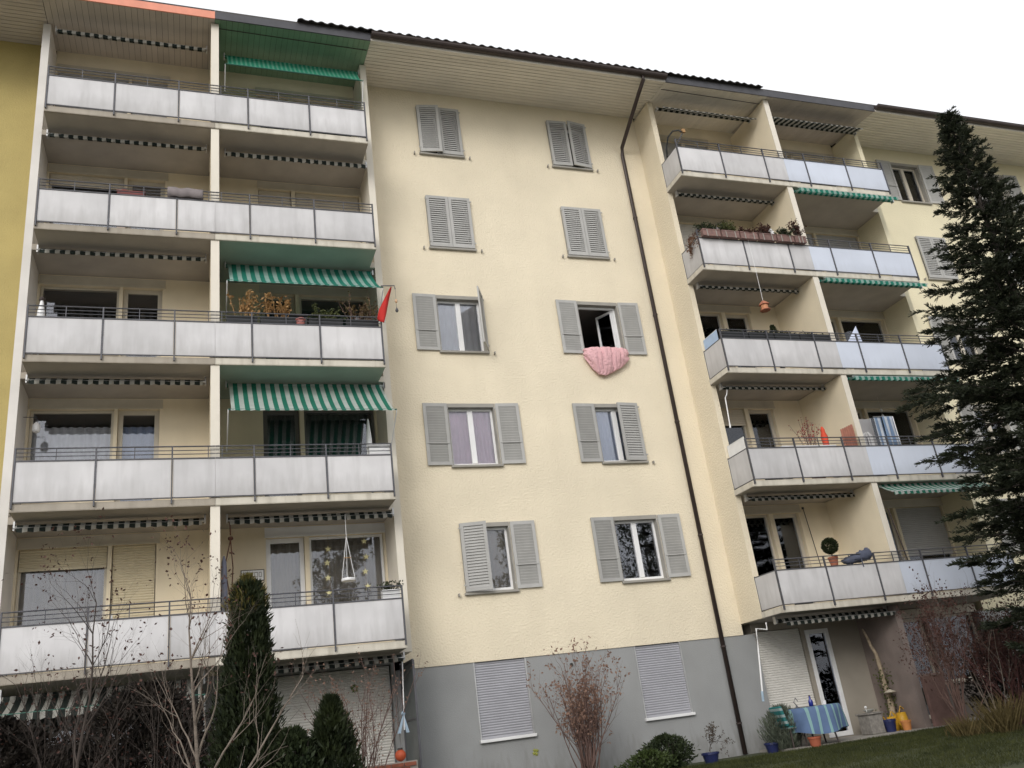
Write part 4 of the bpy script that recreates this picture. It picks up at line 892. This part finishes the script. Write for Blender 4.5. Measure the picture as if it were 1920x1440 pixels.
bx_ = [(5.92, 6.42), (6.47, 6.97), (7.02, 7.52), (7.57, 8.07), (8.12, 8.62), (8.66, 9.0)]
lb_ = ['with a green shrub at the corner', 'with round evergreen, second from the corner', 'with low brown growth, third from the corner', 'with dark red plant, fourth from the corner', 'with small conifer and pale ornament, fifth from the corner', 'with the large brown bush at the party wall']
for i, (a, b) in enumerate(bx_):
    z = 3*H; p = planter('dusty pink flower box ' + lb_[i], a, b, z, PK, -1.80, -1.695, .19, 'flower boxes on the fourth-floor rail', zoff=-.27)
    for q in (a+.12, b-.12): MB().box(q-.012, q+.012, -1.813, -1.81, z-.29, z-.10).build('bracket', GREYT, p)
    hh = (.26, .34, .14, .28, .24, .48)[i]; lm = (EVERG, OLIVE, REDL, REDL, EVERG, REDL)[i]
    stalks(p, a+.05, b-.05, -1.745, z-.12, hh, 20, BARKD, lm, 22, .06, .10)
o = thing('ball_ornament', 'pale round ornament lying among the green plants of the pink flower boxes', 'ornament', (6.45, -1.60, 3*H+.0)); MB().blob((6.45, -1.60, 3*H+.05), .10, .08, .075, 10, .03).build('ball', pm('pale_stone', (.55, .50, .50), .5, .1, 8), o, smooth=True); MB().tube([(6.45, -1.6, 3*H-.28), (6.45, -1.6, 3*H+.0)], .012, 5).build('stake', IRON, o)
o = thing('lantern', 'white lantern standing among the dark red plants of the pink flower boxes', 'lantern', (8.10, -1.58, 3*H-.05)); MB().box(8.02, 8.18, -1.66, -1.52, 3*H-.04, 3*H+.12).build('body', WHITEP, o, bevel=.01); MB().lathe([(.11, 0), (.10, .03), (.03, .07)], (8.10, -1.59, 3*H+.121), 4).build('lid', PVC, o); MB().tube([(8.1, -1.59, 3*H-.28), (8.1, -1.59, 3*H-.04)], .012, 5).build('stake', IRON, o)
o = thing('trailing_plant', 'brown trailing plant hanging down the left corner of the flower-box balcony', 'plant', (5.80, -1.55, 3*H-.5)); m = MB(); C = []; D = []
for i in range(14):
    p0 = Vector((5.90+random.uniform(-.03, .05), -1.55+random.uniform(-.1, .25), 3*H-.06)); q = p0+Vector((random.uniform(-.22, -.06), random.uniform(-.08, .08), -random.uniform(.2, .62))); mdp = p0.lerp(q, .35)+Vector((-.08, 0, .10)); m.tube([p0, mdp, q], .004, 4, cap=False)
    for w in range(26): t = random.random(); C.append(tuple((p0.lerp(mdp, t) if t < .3 else mdp.lerp(q, t))+Vector((random.gauss(0, .02), random.gauss(0, .02), 0)))); D.append((random.gauss(0, 1), random.gauss(0, 1), -.7))
m.build('stems', BARKR, o); tris('leaves', *leaves(C, D, rng.uniform(.04, .08, len(C)), .014), leaf_mat('rusty_leaves', (.10, .05, .03), (.22, .12, .07), .7, .25, 5), o)
o = thing('bird_feeder', 'orange hanging bird feeder on a long cord below the flower-box balcony', 'bird feeder', (7.22, -1.72, 6.0))
MB().tube([(7.26, -1.72, 8.05), (7.24, -1.74, 7.1), (7.22, -1.74, 6.22)], .005, 4).build('cord', WHITEP, o)
MB().lathe([(.125, 0), (.12, .03), (.08, .07), (.02, .12)], (7.22, -1.74, 6.12), 8).build('roof', TERRA, o); MB().lathe([(.085, 0), (.09, .12)], (7.22, -1.74, 5.995), 8).build('house', pm('orange_wood', (.50, .22, .11), .7, .15, 8), o); MB().lathe([(.13, 0), (.13, .02)], (7.22, -1.74, 5.97), 8).build('floor', TERRA, o)
k = 2*H
for i, (a, b) in enumerate(((5.92, 6.62), (6.66, 7.36), (7.40, 8.10), (8.14, 9.02))):
    p = planter('long black planter box on the third-floor rail, ' + ('at the corner by the downpipe', 'second from the corner', 'third from the corner', 'fourth, against the party wall')[i], a, b, k, BLKBOX, -1.635, -1.5, .21, 'black planters on the third-floor rail')
    stalks(p, a+.05, b-.05, -1.57, k-.12, .12, 14, BARKD, EVERG, 10, .045, .05)
o = thing('potted_conifer', 'small pointed evergreen rising behind the black planters on the third floor', 'plant', (7.64, -1.4, k-.4)); MB().lathe([(.10, 0), (.13, .2), (.14, .2), (.12, .2)], (7.64, -1.32, k-.45), 12).build('pot', TERRA, o); MB().tube([(7.64, -1.32, k-1.018), (7.64, -1.32, k-.45)], .06, 8).build('stand', BROWN, o)
n = 900; t = rng.uniform(0, 1, n); a = rng.uniform(0, 6.28, n); rr = .16*(1-t)**.7*np.sqrt(rng.uniform(.1, 1, n)); tris('foliage', *leaves(np.stack([7.64+rr*np.cos(a), -1.32+rr*np.sin(a), k-.25+.52*t], 1), np.stack([np.cos(a), np.sin(a), np.full(n, .8)], 1)+rng.normal(0, .4, (n, 3)), .06, .012), EVERG, o)
o = thing('blue_sheet', 'pale blue sheet lining the left return of the third-floor balcony', 'sheet', (5.87, -1.2, k-.3)); MB().box(5.862, 5.868, -1.5, -.88, k-.7, k+.02).build('sheet', pm('pale_blue_sheet', (.38, .50, .68), .6, .08, 6), o); MB().tube([(5.865, -1.5, k+.025), (5.865, -.88, k+.025)], .008, 5).build('hem', WHITEP, o)
o = thing('white_board', 'white board lining the left return of the second-floor balcony', 'board', (5.87, -1.2, H-.3)); MB().box(5.862, 5.876, -1.58, -.88, H-.9, H+.02).build('board', WHITEP, o); MB().box(5.858, 5.880, -1.58, -.88, H+.021, H+.035).build('edge', PVC, o)
# second floor, red branches and trellis
o = thing('potted_branches', 'pot of red and brown dry branches on the second-floor balcony', 'plant', (8.0, -1.15, H-1.0)); MB().lathe([(.14, 0), (.18, .3), (.19, .33), (.16, .33)], (8.0, -1.15, H-1.018), 14).build('pot', TERRA, o); MB().tube([(8, -1.15, H-.7), (8, -1.15, H-.1)], .03, 6).build('trunk', BARKR, o)
stalks(o, 7.85, 8.15, -1.15, H-.2, .85, 22, BARKR, leaf_mat('crimson_leaves', (.25, .02, .03), (.40, .07, .07), .6, .25, 5), 9, .05, .16)
o = thing('red_figure', 'bright red-orange cloth figure beside the red branches', 'ornament', (8.42, -1.2, H-.3)); MB().lathe([(.09, 0), (.07, .2), (.085, .38), (.05, .5), (.055, .56), (.02, .64)], (8.42, -1.2, H-.25), 10).build('body', pm('red_orange_cloth', (.60, .07, .03), .8, .1, 6), o, smooth=True); MB().tube([(8.42, -1.2, H-1.018), (8.42, -1.2, H-.25)], .02, 6).build('stake', TAN, o)
o = thing('wooden_crate', 'reddish slatted wooden trellis crate at the party wall on the second floor', 'crate', (8.80, -1.5, H-.3)); SL = pm('reddish_wood', (.34, .14, .095), .8, .15, 8, rnd=.15)
for i in range(6): MB().box(8.60+i*.066, 8.655+i*.066, -1.60, -1.585, H-.26, H+.18+.12*(i/5)).build('slat', SL, o)
for z in (-.2, -.02): MB().box(8.60, 8.99, -1.584, -1.565, H+z, H+z+.04).build('rail', SL, o)
for i in range(3): MB().box(8.98, 8.995, -1.56+i*.07, -1.51+i*.07, H-.26, H+.30).build('slat', SL, o)
o = thing('white_bench', 'white bench board behind the second-floor rail near the downpipe', 'bench', (7.5, -1.35, H-1.0)); MB().box(6.9, 8.45, -1.5, -1.2, H-.22, H-.17).build('seat', WHITEP, o)
for x in (7.0, 8.35): MB().box(x-.03, x+.03, -1.45, -1.25, H-1.018, H-.221).build('leg', WHITEP, o)
o = thing('wire_lantern', 'white wire lantern at the party wall of the blue-panelled second-floor balcony', 'lantern', (9.42, -1.5, H-.28))
m = MB()
for i in range(8):
    a = i*math.pi/4; m.tube([(9.42+.12*math.cos(a), -1.5+.1*math.sin(a), H-.27), (9.42+.12*math.cos(a), -1.5+.1*math.sin(a), H+.02), (9.42+.05*math.cos(a), -1.5+.04*math.sin(a), H+.12)], .007, 4)
m.build('cage', WHITEP, o); MB().lathe([(.13, 0), (.13, .02)], (9.42, -1.5, H-.30), 10).build('base', PVC, o)
o = thing('privacy_screen', 'pale translucent screen panel behind the second-floor party wall', 'screen', (9.62, -1.2, H-1.0)); MB().box(9.30, 9.92, -1.21, -1.20, H-.9, H+.58).build('sheet', pm('frosted_sheet', (.50, .49, .50), .4, .08, 4, trans=.4), o)
for x in (9.28, 9.92): MB().box(x, x+.02, -1.22, -1.19, H-1.018, H+.6).build('post', METAL, o)
o = thing('laundry', 'blue and white laundry hanging on the blue-panelled second-floor balcony', 'laundry', (10.15, -1.35, H-.2)); LAU = stripe_mat('laundry_cloth', (.22, .32, .48), (.62, .66, .72), .16, .5)
for q, (x0, x1, zb_) in enumerate(((9.90, 10.12, -.25), (10.10, 10.42, -.2))):
    vs = []; fs = []
    for i in range(11):
        for j in range(9): vs.append((x0+(x1-x0)*i/10, -1.38-.06*q+.03*math.sin(i*1.4+j*.3)*(j/8), H+.56-(.56-zb_)*j/8))
    for i in range(10):
        for j in range(8): fs.append((i*9+j, i*9+j+1, i*9+10+j, i*9+9+j))
    l_ = MB().add(vs, fs).build('cloth', LAU, o, smooth=True); md = l_.modifiers.new('t', 'SOLIDIFY'); md.thickness = .006
MB().tube([(9.86, -1.41, H+.57), (10.46, -1.41, H+.57)], .008, 5).tube([(10.46, -1.41, H+.57), (10.46, -1.41, H-1.018)], .012, 5).build('rack', METAL, o)
o = thing('hanging_crystal', 'string of clear glass pieces hanging before the dark second-floor window', 'ornament', (11.35, -.2, H+.4)); MB().tube([(11.35, -.2, H+1.59), (11.35, -.2, H+.5)], .003, 4).build('string', WHITEP, o)
for i in range(5): MB().blob((11.35, -.2, H+1.2-i*.16), .035, .035, .05, 6, .05).build('drop', WHITEP, o)
o = thing('paper_parasol', 'pale blue-white folded cloth peak behind the third-floor rail nearest the conifer', 'cloth', (9.9, -1.42, k-.3)); m = MB(); m.add([(9.62, -1.45, k-.28), (10.20, -1.45, k-.28), (10.16, -1.40, k+.32), (9.95, -1.5, k-.28), (10.0, -1.30, k-.28)], [(0, 3, 2), (3, 1, 2), (1, 4, 2), (4, 0, 2), (0, 4, 1, 3)]); m.build('cloth', pm('bluish_white_cloth', (.55, .60, .74), .8, .08, 6), o); MB().tube([(10.05, -1.36, k-1.018), (10.05, -1.36, k-.28)], .012, 6).build('stand', METAL, o)
# first floor right
o = thing('topiary', 'round clipped topiary ball in a terracotta pot on the first-floor rail', 'plant', (7.5, -1.52, -.3)); MB().lathe([(.075, 0), (.105, .17), (.115, .17), (.115, .21), (.095, .21)], (7.5, -1.52, -.26), 14).build('pot', TERRA, o); MB().tube([(7.5, -1.52, -.08), (7.5, -1.52, .12)], .016, 6).build('stem', BARKD, o)
n = 3600; v = rng.normal(size=(n, 3)); v /= np.linalg.norm(v, axis=1, keepdims=True); tris('foliage', *leaves(np.array([7.5, -1.52, .20])+v*.165*rng.uniform(.75, 1.03, (n, 1)), v+rng.normal(0, .6, (n, 3)), .035, .010), leaf_mat('box_leaves', (.010, .016, .006), (.035, .045, .015), .6, .1, 6), o)
MB().box(7.36, 7.64, -1.60, -1.44, -.282, -.262).build('shelf', IRON, o)
o = thing('blue_bundle', 'dark blue-grey folded cover lying on the first-floor rail beside the topiary', 'cover', (8.0, -1.6, -.25)); m = MB()
for (x, z, rx, rz) in ((7.86, -.17, .20, .085), (8.06, -.13, .24, .10), (8.27, -.08, .20, .12), (8.40, -.04, .10, .13)): m.blob((x, -1.60, z), rx, .10, rz, 10, .16)
m.build('cloth', pm('blue_grey_cloth', (.07, .08, .12), .8, .2, 8), o, smooth=True); MB().tube([(8.10, -1.70, -.10), (8.10, -1.71, -.26), (8.12, -1.70, -.34)], .012, 5).build('strap', MATS['blue_grey_cloth'], o)
o = thing('leaning_pole', 'dark pole leaning at the end of the party wall on the first floor', 'pole', (9.3, -1.62, -.9)); MB().tube([(9.55, -1.60, -.9), (9.30, -1.63, .95)], .016, 6).build('shaft', BROWN, o); MB().box(9.49, 9.61, -1.63, -1.57, -1.015, -.9).build('head', BROWN, o)
o = thing('clothes_prop', 'thin dark prop rod leaning at the back wall above the topiary', 'rod', (8.35, YW-.02, .2)); MB().tube([(8.32, YW-.03, 1.45), (8.36, YW-.03, .9), (8.42, YW-.03, .0)], .010, 5).build('cord', BROWN, o); MB().box(8.30, 8.34, YW-.04, YW-.003, 1.45, 1.5).build('hook', IRON, o)
o = thing('white_pipe', 'white crank rod hanging at the first balcony of the downpipe bay, second floor', 'rod', (5.98, -1.0, H+.3)); MB().tube([(6.12, -1.05, H+1.46), (6.06, -1.05, H+1.28), (6.0, -1.05, H+1.2), (5.96, -1.05, H+.55)], .014, 6).build('rod', WHITEP, o); MB().tube([(5.96, -1.05, H+.55), (5.955, -1.05, H+.44)], .02, 6).build('grip', PVC, o)

# ------------------------------------------------------------------ ground floor, left corner
o = thing('glazed_screen', 'grey glazed side screen between the ground-floor loggia and the plinth', 'screen', (-2.05, -.6, GZ))
for y0, y1 in ((-1.16, -1.12), (-.06, -.02)): MB().box(-2.07, -2.03, y0, y1, GZ, -1.32 if y0 < -1 else -1.27).build('post', IRON, o)
for z in (GZ+.05, -2.35, -1.34): MB().box(-2.065, -2.035, -1.119, -.061, z, z+.04).build('rail', IRON, o)
for z0, z1 in ((GZ+.09, -2.352), (-2.308, -1.342)): MB().box(-2.055, -2.045, -1.118, -.062, z0, z1).build('pane', pm('green_grey_glass', (.13, .15, .15), .25, .1, 3, trans=.3), o)
o = thing('crank_rod', 'thin white awning crank with a blue ribbon before the grey screen', 'rod', (-2.25, -.95, -2.6)); MB().tube([(-2.20, -.95, -1.22), (-2.26, -.95, -2.5)], .012, 6).build('rod', WHITEP, o)
RB_ = pm('pale_blue_ribbon', (.32, .42, .52), .7, .1, 6)
for dx in (-.10, .06): MB().hexa([(-2.27, -.96, -2.24), (-2.25, -.96, -2.24), (-2.25, -.94, -2.24), (-2.27, -.94, -2.24), (-2.29+dx, -.96, -2.55), (-2.23+dx, -.96, -2.55), (-2.23+dx, -.95, -2.55), (-2.29+dx, -.95, -2.55)]).build('ribbon', RB_, o)
MB().blob((-2.26, -.95, -2.22), .04, .03, .04, 6, .1).build('knot', RB_, o)
o = thing('brick_planter', 'low red brick planter wall before the white ground-floor shutter', 'planter', (-2.9, -1.0, GZ)); BR = pm('red_brick', (.26, .085, .05), .9, .2, 10, .3, 60, rnd=.25)
MB().box(-3.48, -2.12, -1.19, -.91, GZ, -3.02).build('mortar', pm('mortar', (.30, .27, .24), .9, .1, 10), o)
bq = MB().box(-.105, .105, -.02, .02, -.03, .03).build('brick', BR, origin=(0, 0, 0)); bme = bq.data; bpy.data.objects.remove(bq)
for r_ in range(11):
    for c_ in range(6):
        x = -3.38+c_*.225+(.11 if r_ % 2 else 0)
        if x < -2.2: place('brick', bme, (x, -1.20, GZ+.05+r_*.07), o)
o = thing('orange_lantern', 'round orange-red paper lantern on the brick planter', 'lantern', (-2.38, -1.0, -3.02)); MB().blob((-2.38, -1.02, -2.915), .10, .10, .10, 12, .01).build('globe', pm('orange_paper', (.48, .085, .03), .6, .08, 8), o, smooth=True); MB().lathe([(.05, 0), (.045, .03)], (-2.38, -1.02, -2.82), 10).build('cap', BROWN, o)
o = thing('leaf_sticker', 'green leaf sticker on the white ground-floor roller shutter', 'sticker', (-2.9, YW+.07, -1.7))
for i in range(5):
    a = i*1.257+.4; star((-2.92+.05*math.cos(a), YW+.07, -1.62+.05*math.sin(a)), .045).build('petal', pm('leaf_green', (.10, .16, .03), .7, .1, 5), o)
o = thing('leaf_sticker', 'faded yellow-green leaf mark on the grey plinth below the left shutter', 'sticker', (.53, 0, -3.25))
for i in range(4):
    a = i*1.5+.6; star((.53+.04*math.cos(a), .012, -3.19+.04*math.sin(a)), .05).build('petal', pm('leaf_yellow_green', (.28, .29, .06), .8, .1, 5), o)

# ------------------------------------------------------------------ terrace, right
T0 = GZ+.045
o = thing('garden_table', 'round garden table with dark legs under the striped cloth', 'table', (6.35, -1.08, T0)); tz = T0+.70
MB().lathe([(.55, 0), (.56, .015), (.55, .03)], (6.35, -1.08, tz), 28).build('table_top', BROWN, o)
for a in (.6, 2.2, 3.8, 5.3): MB().tube([(6.35+.40*math.cos(a), -1.08+.40*math.sin(a), T0), (6.35+.28*math.cos(a), -1.08+.28*math.sin(a), tz)], .018, 6).build('leg', BROWN, o)
vs = []; fs = []; nr = 48
rings = [(.0, .034), (.30, .036), (.54, .036), (.575, .02), (.59, -.08), (.60, -.24), (.605, -.46)]
for (r_, dz) in rings[1:]:
    for j in range(nr):
        a = 2*math.pi*j/nr; wv = max(0, -dz); rr = r_*(1+.10*wv*4*math.sin(7*a)*.4); vs.append((6.35+rr*math.cos(a), -1.08+rr*math.sin(a), tz+dz-(.04*math.sin(3*a+1) if dz < -.2 else 0)))
vs.append((6.35, -1.08, tz+.036)); T = len(vs)-1
for i in range(len(rings)-2):
    for j in range(nr): fs.append((i*nr+j, i*nr+(j+1) % nr, (i+1)*nr+(j+1) % nr, (i+1)*nr+j))
for j in range(nr): fs.append((T, j, (j+1) % nr))
cl = MB().add(vs, fs).build('tablecloth', stripe_mat('towel_stripes', (.10, .16, .29), (.22, .38, .38), .17, .72, trans=.1), smooth=True); tag(cl, 'blue and turquoise striped cloth draped over the terrace table', 'tablecloth')
for i, x in enumerate((6.12, 6.43)):
    pass
o = thing('bottle', 'small dark blue bottle standing on the striped table', 'bottle', (6.42, -1.0, tz+.037)); MB().lathe([(.045, 0), (.048, .10), (.02, .15), (.018, .20)], (6.42, -1.0, tz+.038), 12).build('body', pm('cobalt_glass', (.02, .03, .22), .2, .1, 5), o, smooth=True); MB().lathe([(.021, 0), (.021, .02)], (6.42, -1.0, tz+.239), 10).build('cap', BROWN, o)
o = thing('bird_figure', 'small dark wire ornament at the left of the striped table', 'ornament', (6.02, -1.05, tz+.037)); MB().lathe([(.05, 0), (.03, .02), (.012, .06)], (6.02, -1.05, tz+.038), 10).tube([(6.02, -1.05, tz+.09), (5.97, -1.05, tz+.16), (6.03, -1.05, tz+.24), (6.07, -1.05, tz+.17)], .010, 5).build('body', IRON, o)
o = thing('candle_glass', 'small white candle glass at the right of the striped table', 'glass', (6.72, -1.05, tz+.037)); MB().lathe([(.035, 0), (.04, .08), (.034, .08), (.03, .02)], (6.72, -1.05, tz+.038), 12).build('glass', WHITEP, o); MB().lathe([(.02, 0), (.02, .06)], (6.72, -1.05, tz+.06), 8).build('candle', WHITEB, o)
o = thing('garden_chair', 'low chair with turquoise patterned cushion left of the striped table', 'chair', (5.82, -1.0, T0)); TQ = stripe_mat('turquoise_pattern', (.03, .22, .22), (.40, .50, .50), .13, .6, axis=2)
MB().box(5.62, 6.0, -1.2, -.8, T0+.36, T0+.42).build('seat', TQ, o, bevel=.02); MB().hexa([(5.58, -1.2, T0+.42), (5.66, -1.2, T0+.42), (5.66, -.8, T0+.42), (5.58, -.8, T0+.42), (5.48, -1.2, T0+.82), (5.55, -1.2, T0+.82), (5.55, -.8, T0+.82), (5.48, -.8, T0+.82)]).build('backrest', TQ, o, bevel=.02)
for x in (5.65, 5.97):
    for y in (-1.17, -.83): MB().tube([(x, y, T0), (x, y, T0+.36)], .015, 6).build('leg', BROWN, o)
def pot(label, x, y, z, r, h, mat, name='flower_pot'):
    o = thing(name, label, 'pot', (x, y, z)); MB().lathe([(r*.72, 0), (r*.95, h*.8), (r*1.06, h*.8), (r*1.06, h), (r*.92, h), (r*.88, h*.75)], (x, y, z), 16).build('pot', mat, o, smooth=False); MB().lathe([(r*.86, 0), (r*.86, .01)], (x, y, z+h*.74), 14).build('soil', MATS['soil'], o); return o
BLUEG = pm('blue_glaze', (.018, .024, .085), .3, .15, 8)
pot('orange terracotta pot on the terrace under the table', 6.03, -1.38, T0-.03, .13, .20, pm('orange_pot', (.33, .09, .045), .8, .1, 8))
p = pot('dark blue glazed pot with a small bare bonsai beside the plinth', 3.78, -1.05, gz(0, -1), .17, .20, BLUEG); random.seed(3)
m = MB(); tp = []
grow(m, (3.78, -1.05, gz(0, -1)+.15), (.2, 0, 1), .28, .018, 3, tp, .9, 3, .05, 3, .25, .72, 4); m.build('branches', BARKD, p)
C = np.array([t[0] for t in tp for _ in range(2)]); tris('leaves', *leaves(C+rng.normal(0, .02, C.shape), rng.normal(0, 1, C.shape), .04, .010), leaf_mat('sparse_dark', (.03, .02, .015), (.09, .06, .035), .7, .2, 5), p)
pot('round blue pot leaning at the foot of the downpipe', 5.42, -.75, gz(0, -.7), .15, .20, BLUEG)
pot('dark blue pot between the stone stool and the yellow jugs', 8.50, -.75, T0, .14, .26, BLUEG)
pot('small terracotta pot in front of the yellow jugs', 8.72, -1.0, T0, .11, .20, pm('orange_clay', (.50, .20, .06), .8, .1, 8))
YJ = pm('yellow_plastic', (.52, .29, .02), .5, .12, 6)
for lab, x, y, h in (('left yellow watering can by the terrace party wall', 8.70, -.62, .30), ('right yellow watering can by the terrace party wall', 8.95, -.66, .36)):
    o = thing('watering_can', lab, 'watering can', (x, y, T0), 'yellow watering cans'); MB().lathe([(.11, 0), (.125, h*.55), (.10, h), (.085, h), (.09, h*.6)], (x, y, T0), 14).build('body', YJ, o, smooth=True)
    MB().tube([(x-.10, y-.02, T0+h*.25), (x-.20, y-.04, T0+h*.7), (x-.26, y-.05, T0+h*1.05)], [.028, .018, .015], 7).build('spout', YJ, o); MB().tube([(x-.04, y, T0+h), (x+.03, y, T0+h*1.35), (x+.13, y, T0+h*1.1), (x+.12, y, T0+h*.5)], .013, 6).build('handle', YJ, o)
o = thing('stone_stool', 'square grey stone stool with bowls beside the terrace door', 'stool', (8.18, -.55, T0)); ST = pm('mottled_stone', (.22, .205, .185), .9, .3, 12, .3, 40)
MB().box(8.0, 8.36, -.75, -.37, T0, T0+.40).build('block', ST, o, bevel=.015); MB().box(7.97, 8.39, -.78, -.34, T0+.401, T0+.44).build('slab', ST, o, bevel=.01)
o = thing('bowl', 'small pale bowl with ornament on the stone stool', 'bowl', (8.2, -.55, T0+.441)); MB().lathe([(.05, 0), (.11, .05), (.12, .07), (.10, .065)], (8.2, -.55, T0+.442), 14).build('bowl', pm('grey_ceramic', (.40, .40, .37), .5, .1, 8), o); MB().blob((8.10, -.60, T0+.56), .03, .03, .03, 8, .02).tube([(8.10, -.60, T0+.46), (8.10, -.60, T0+.54)], .006, 5).build('bead', WHITEP, o)
o = thing('driftwood_post', 'gnarled pale wooden post with ivy standing at the terrace party wall', 'post', (8.83, -.5, T0)); random.seed(9)
m = MB(); pts = [Vector((8.95, -.45, T0))]
for i in range(12): pts.append(pts[-1]+Vector((random.gauss(-.012, .03), random.gauss(0, .02), .185)))
m.tube(pts, [.09, .085, .07, .075, .06, .062, .05, .045, .05, .04, .035, .03, .02], 8); m.build('post', pm('pale_driftwood', (.34, .27, .19), .9, .3, 12, .6, 30), o, smooth=True)
C = np.array([tuple(random.choice(pts[2:8])) for _ in range(260)])+rng.normal(0, .10, (260, 3)); tris('ivy', *leaves(C, rng.normal(0, 1, (260, 3)), .06, .022), OLIVE, o)
MB().lathe([(.10, 0), (.14, .02), (.02, .08)], (8.86, -.60, T0+.78), 10).build('bracket_fungus', pm('pale_fungus', (.5, .45, .36), .8, .1, 6), o)
o = thing('crank_rod', 'white bent awning crank hanging at the corner of the terrace', 'rod', (5.5, -.95, -2.7)); MB().tube([(5.80, -.95, -1.25), (5.79, -.95, -1.40), (5.52, -.95, -1.36), (5.46, -.95, -1.8), (5.32, -.95, -2.75)], .018, 7).build('rod', WHITEP, o); MB().tube([(5.33, -.95, -2.62), (5.31, -.95, -2.82)], .026, 7).build('grip', RB_, o)
o = thing('storage_wall', 'low reddish stone slab wall leaning beside the watering cans', 'wall', (9.6, -1.3, GZ)); MB().box(9.22, 9.8, -1.32, -1.22, GZ, -2.75).build('slab', pm('reddish_stone', (.17, .10, .085), .9, .2, 6, .3, 40), o, bevel=.01); MB().box(9.20, 9.82, -1.34, -1.20, -2.749, -2.70).build('coping', pm('stone_coping', (.24, .18, .155), .9, .15, 6), o, bevel=.008)

# ------------------------------------------------------------------ trees across the yard, mirrored in the lower window panes
random.seed(41)
for lab, x, y, h in (('tall bare tree across the yard, mirrored in the right first-floor window', 12.5, -29, 11), ('bare tree across the yard, mirrored in the loggia panes', 19, -28, 12), ('bare tree across the yard, mirrored in the star window', 1.5, -30, 10)):
    bare_tree('bare_tree', lab, 'tree', (x, y, -4.5), h, .16, 3, .75, (0, 0, 1), BARKD, EVERG, 6000, .17, nb=2, shrink=.66)
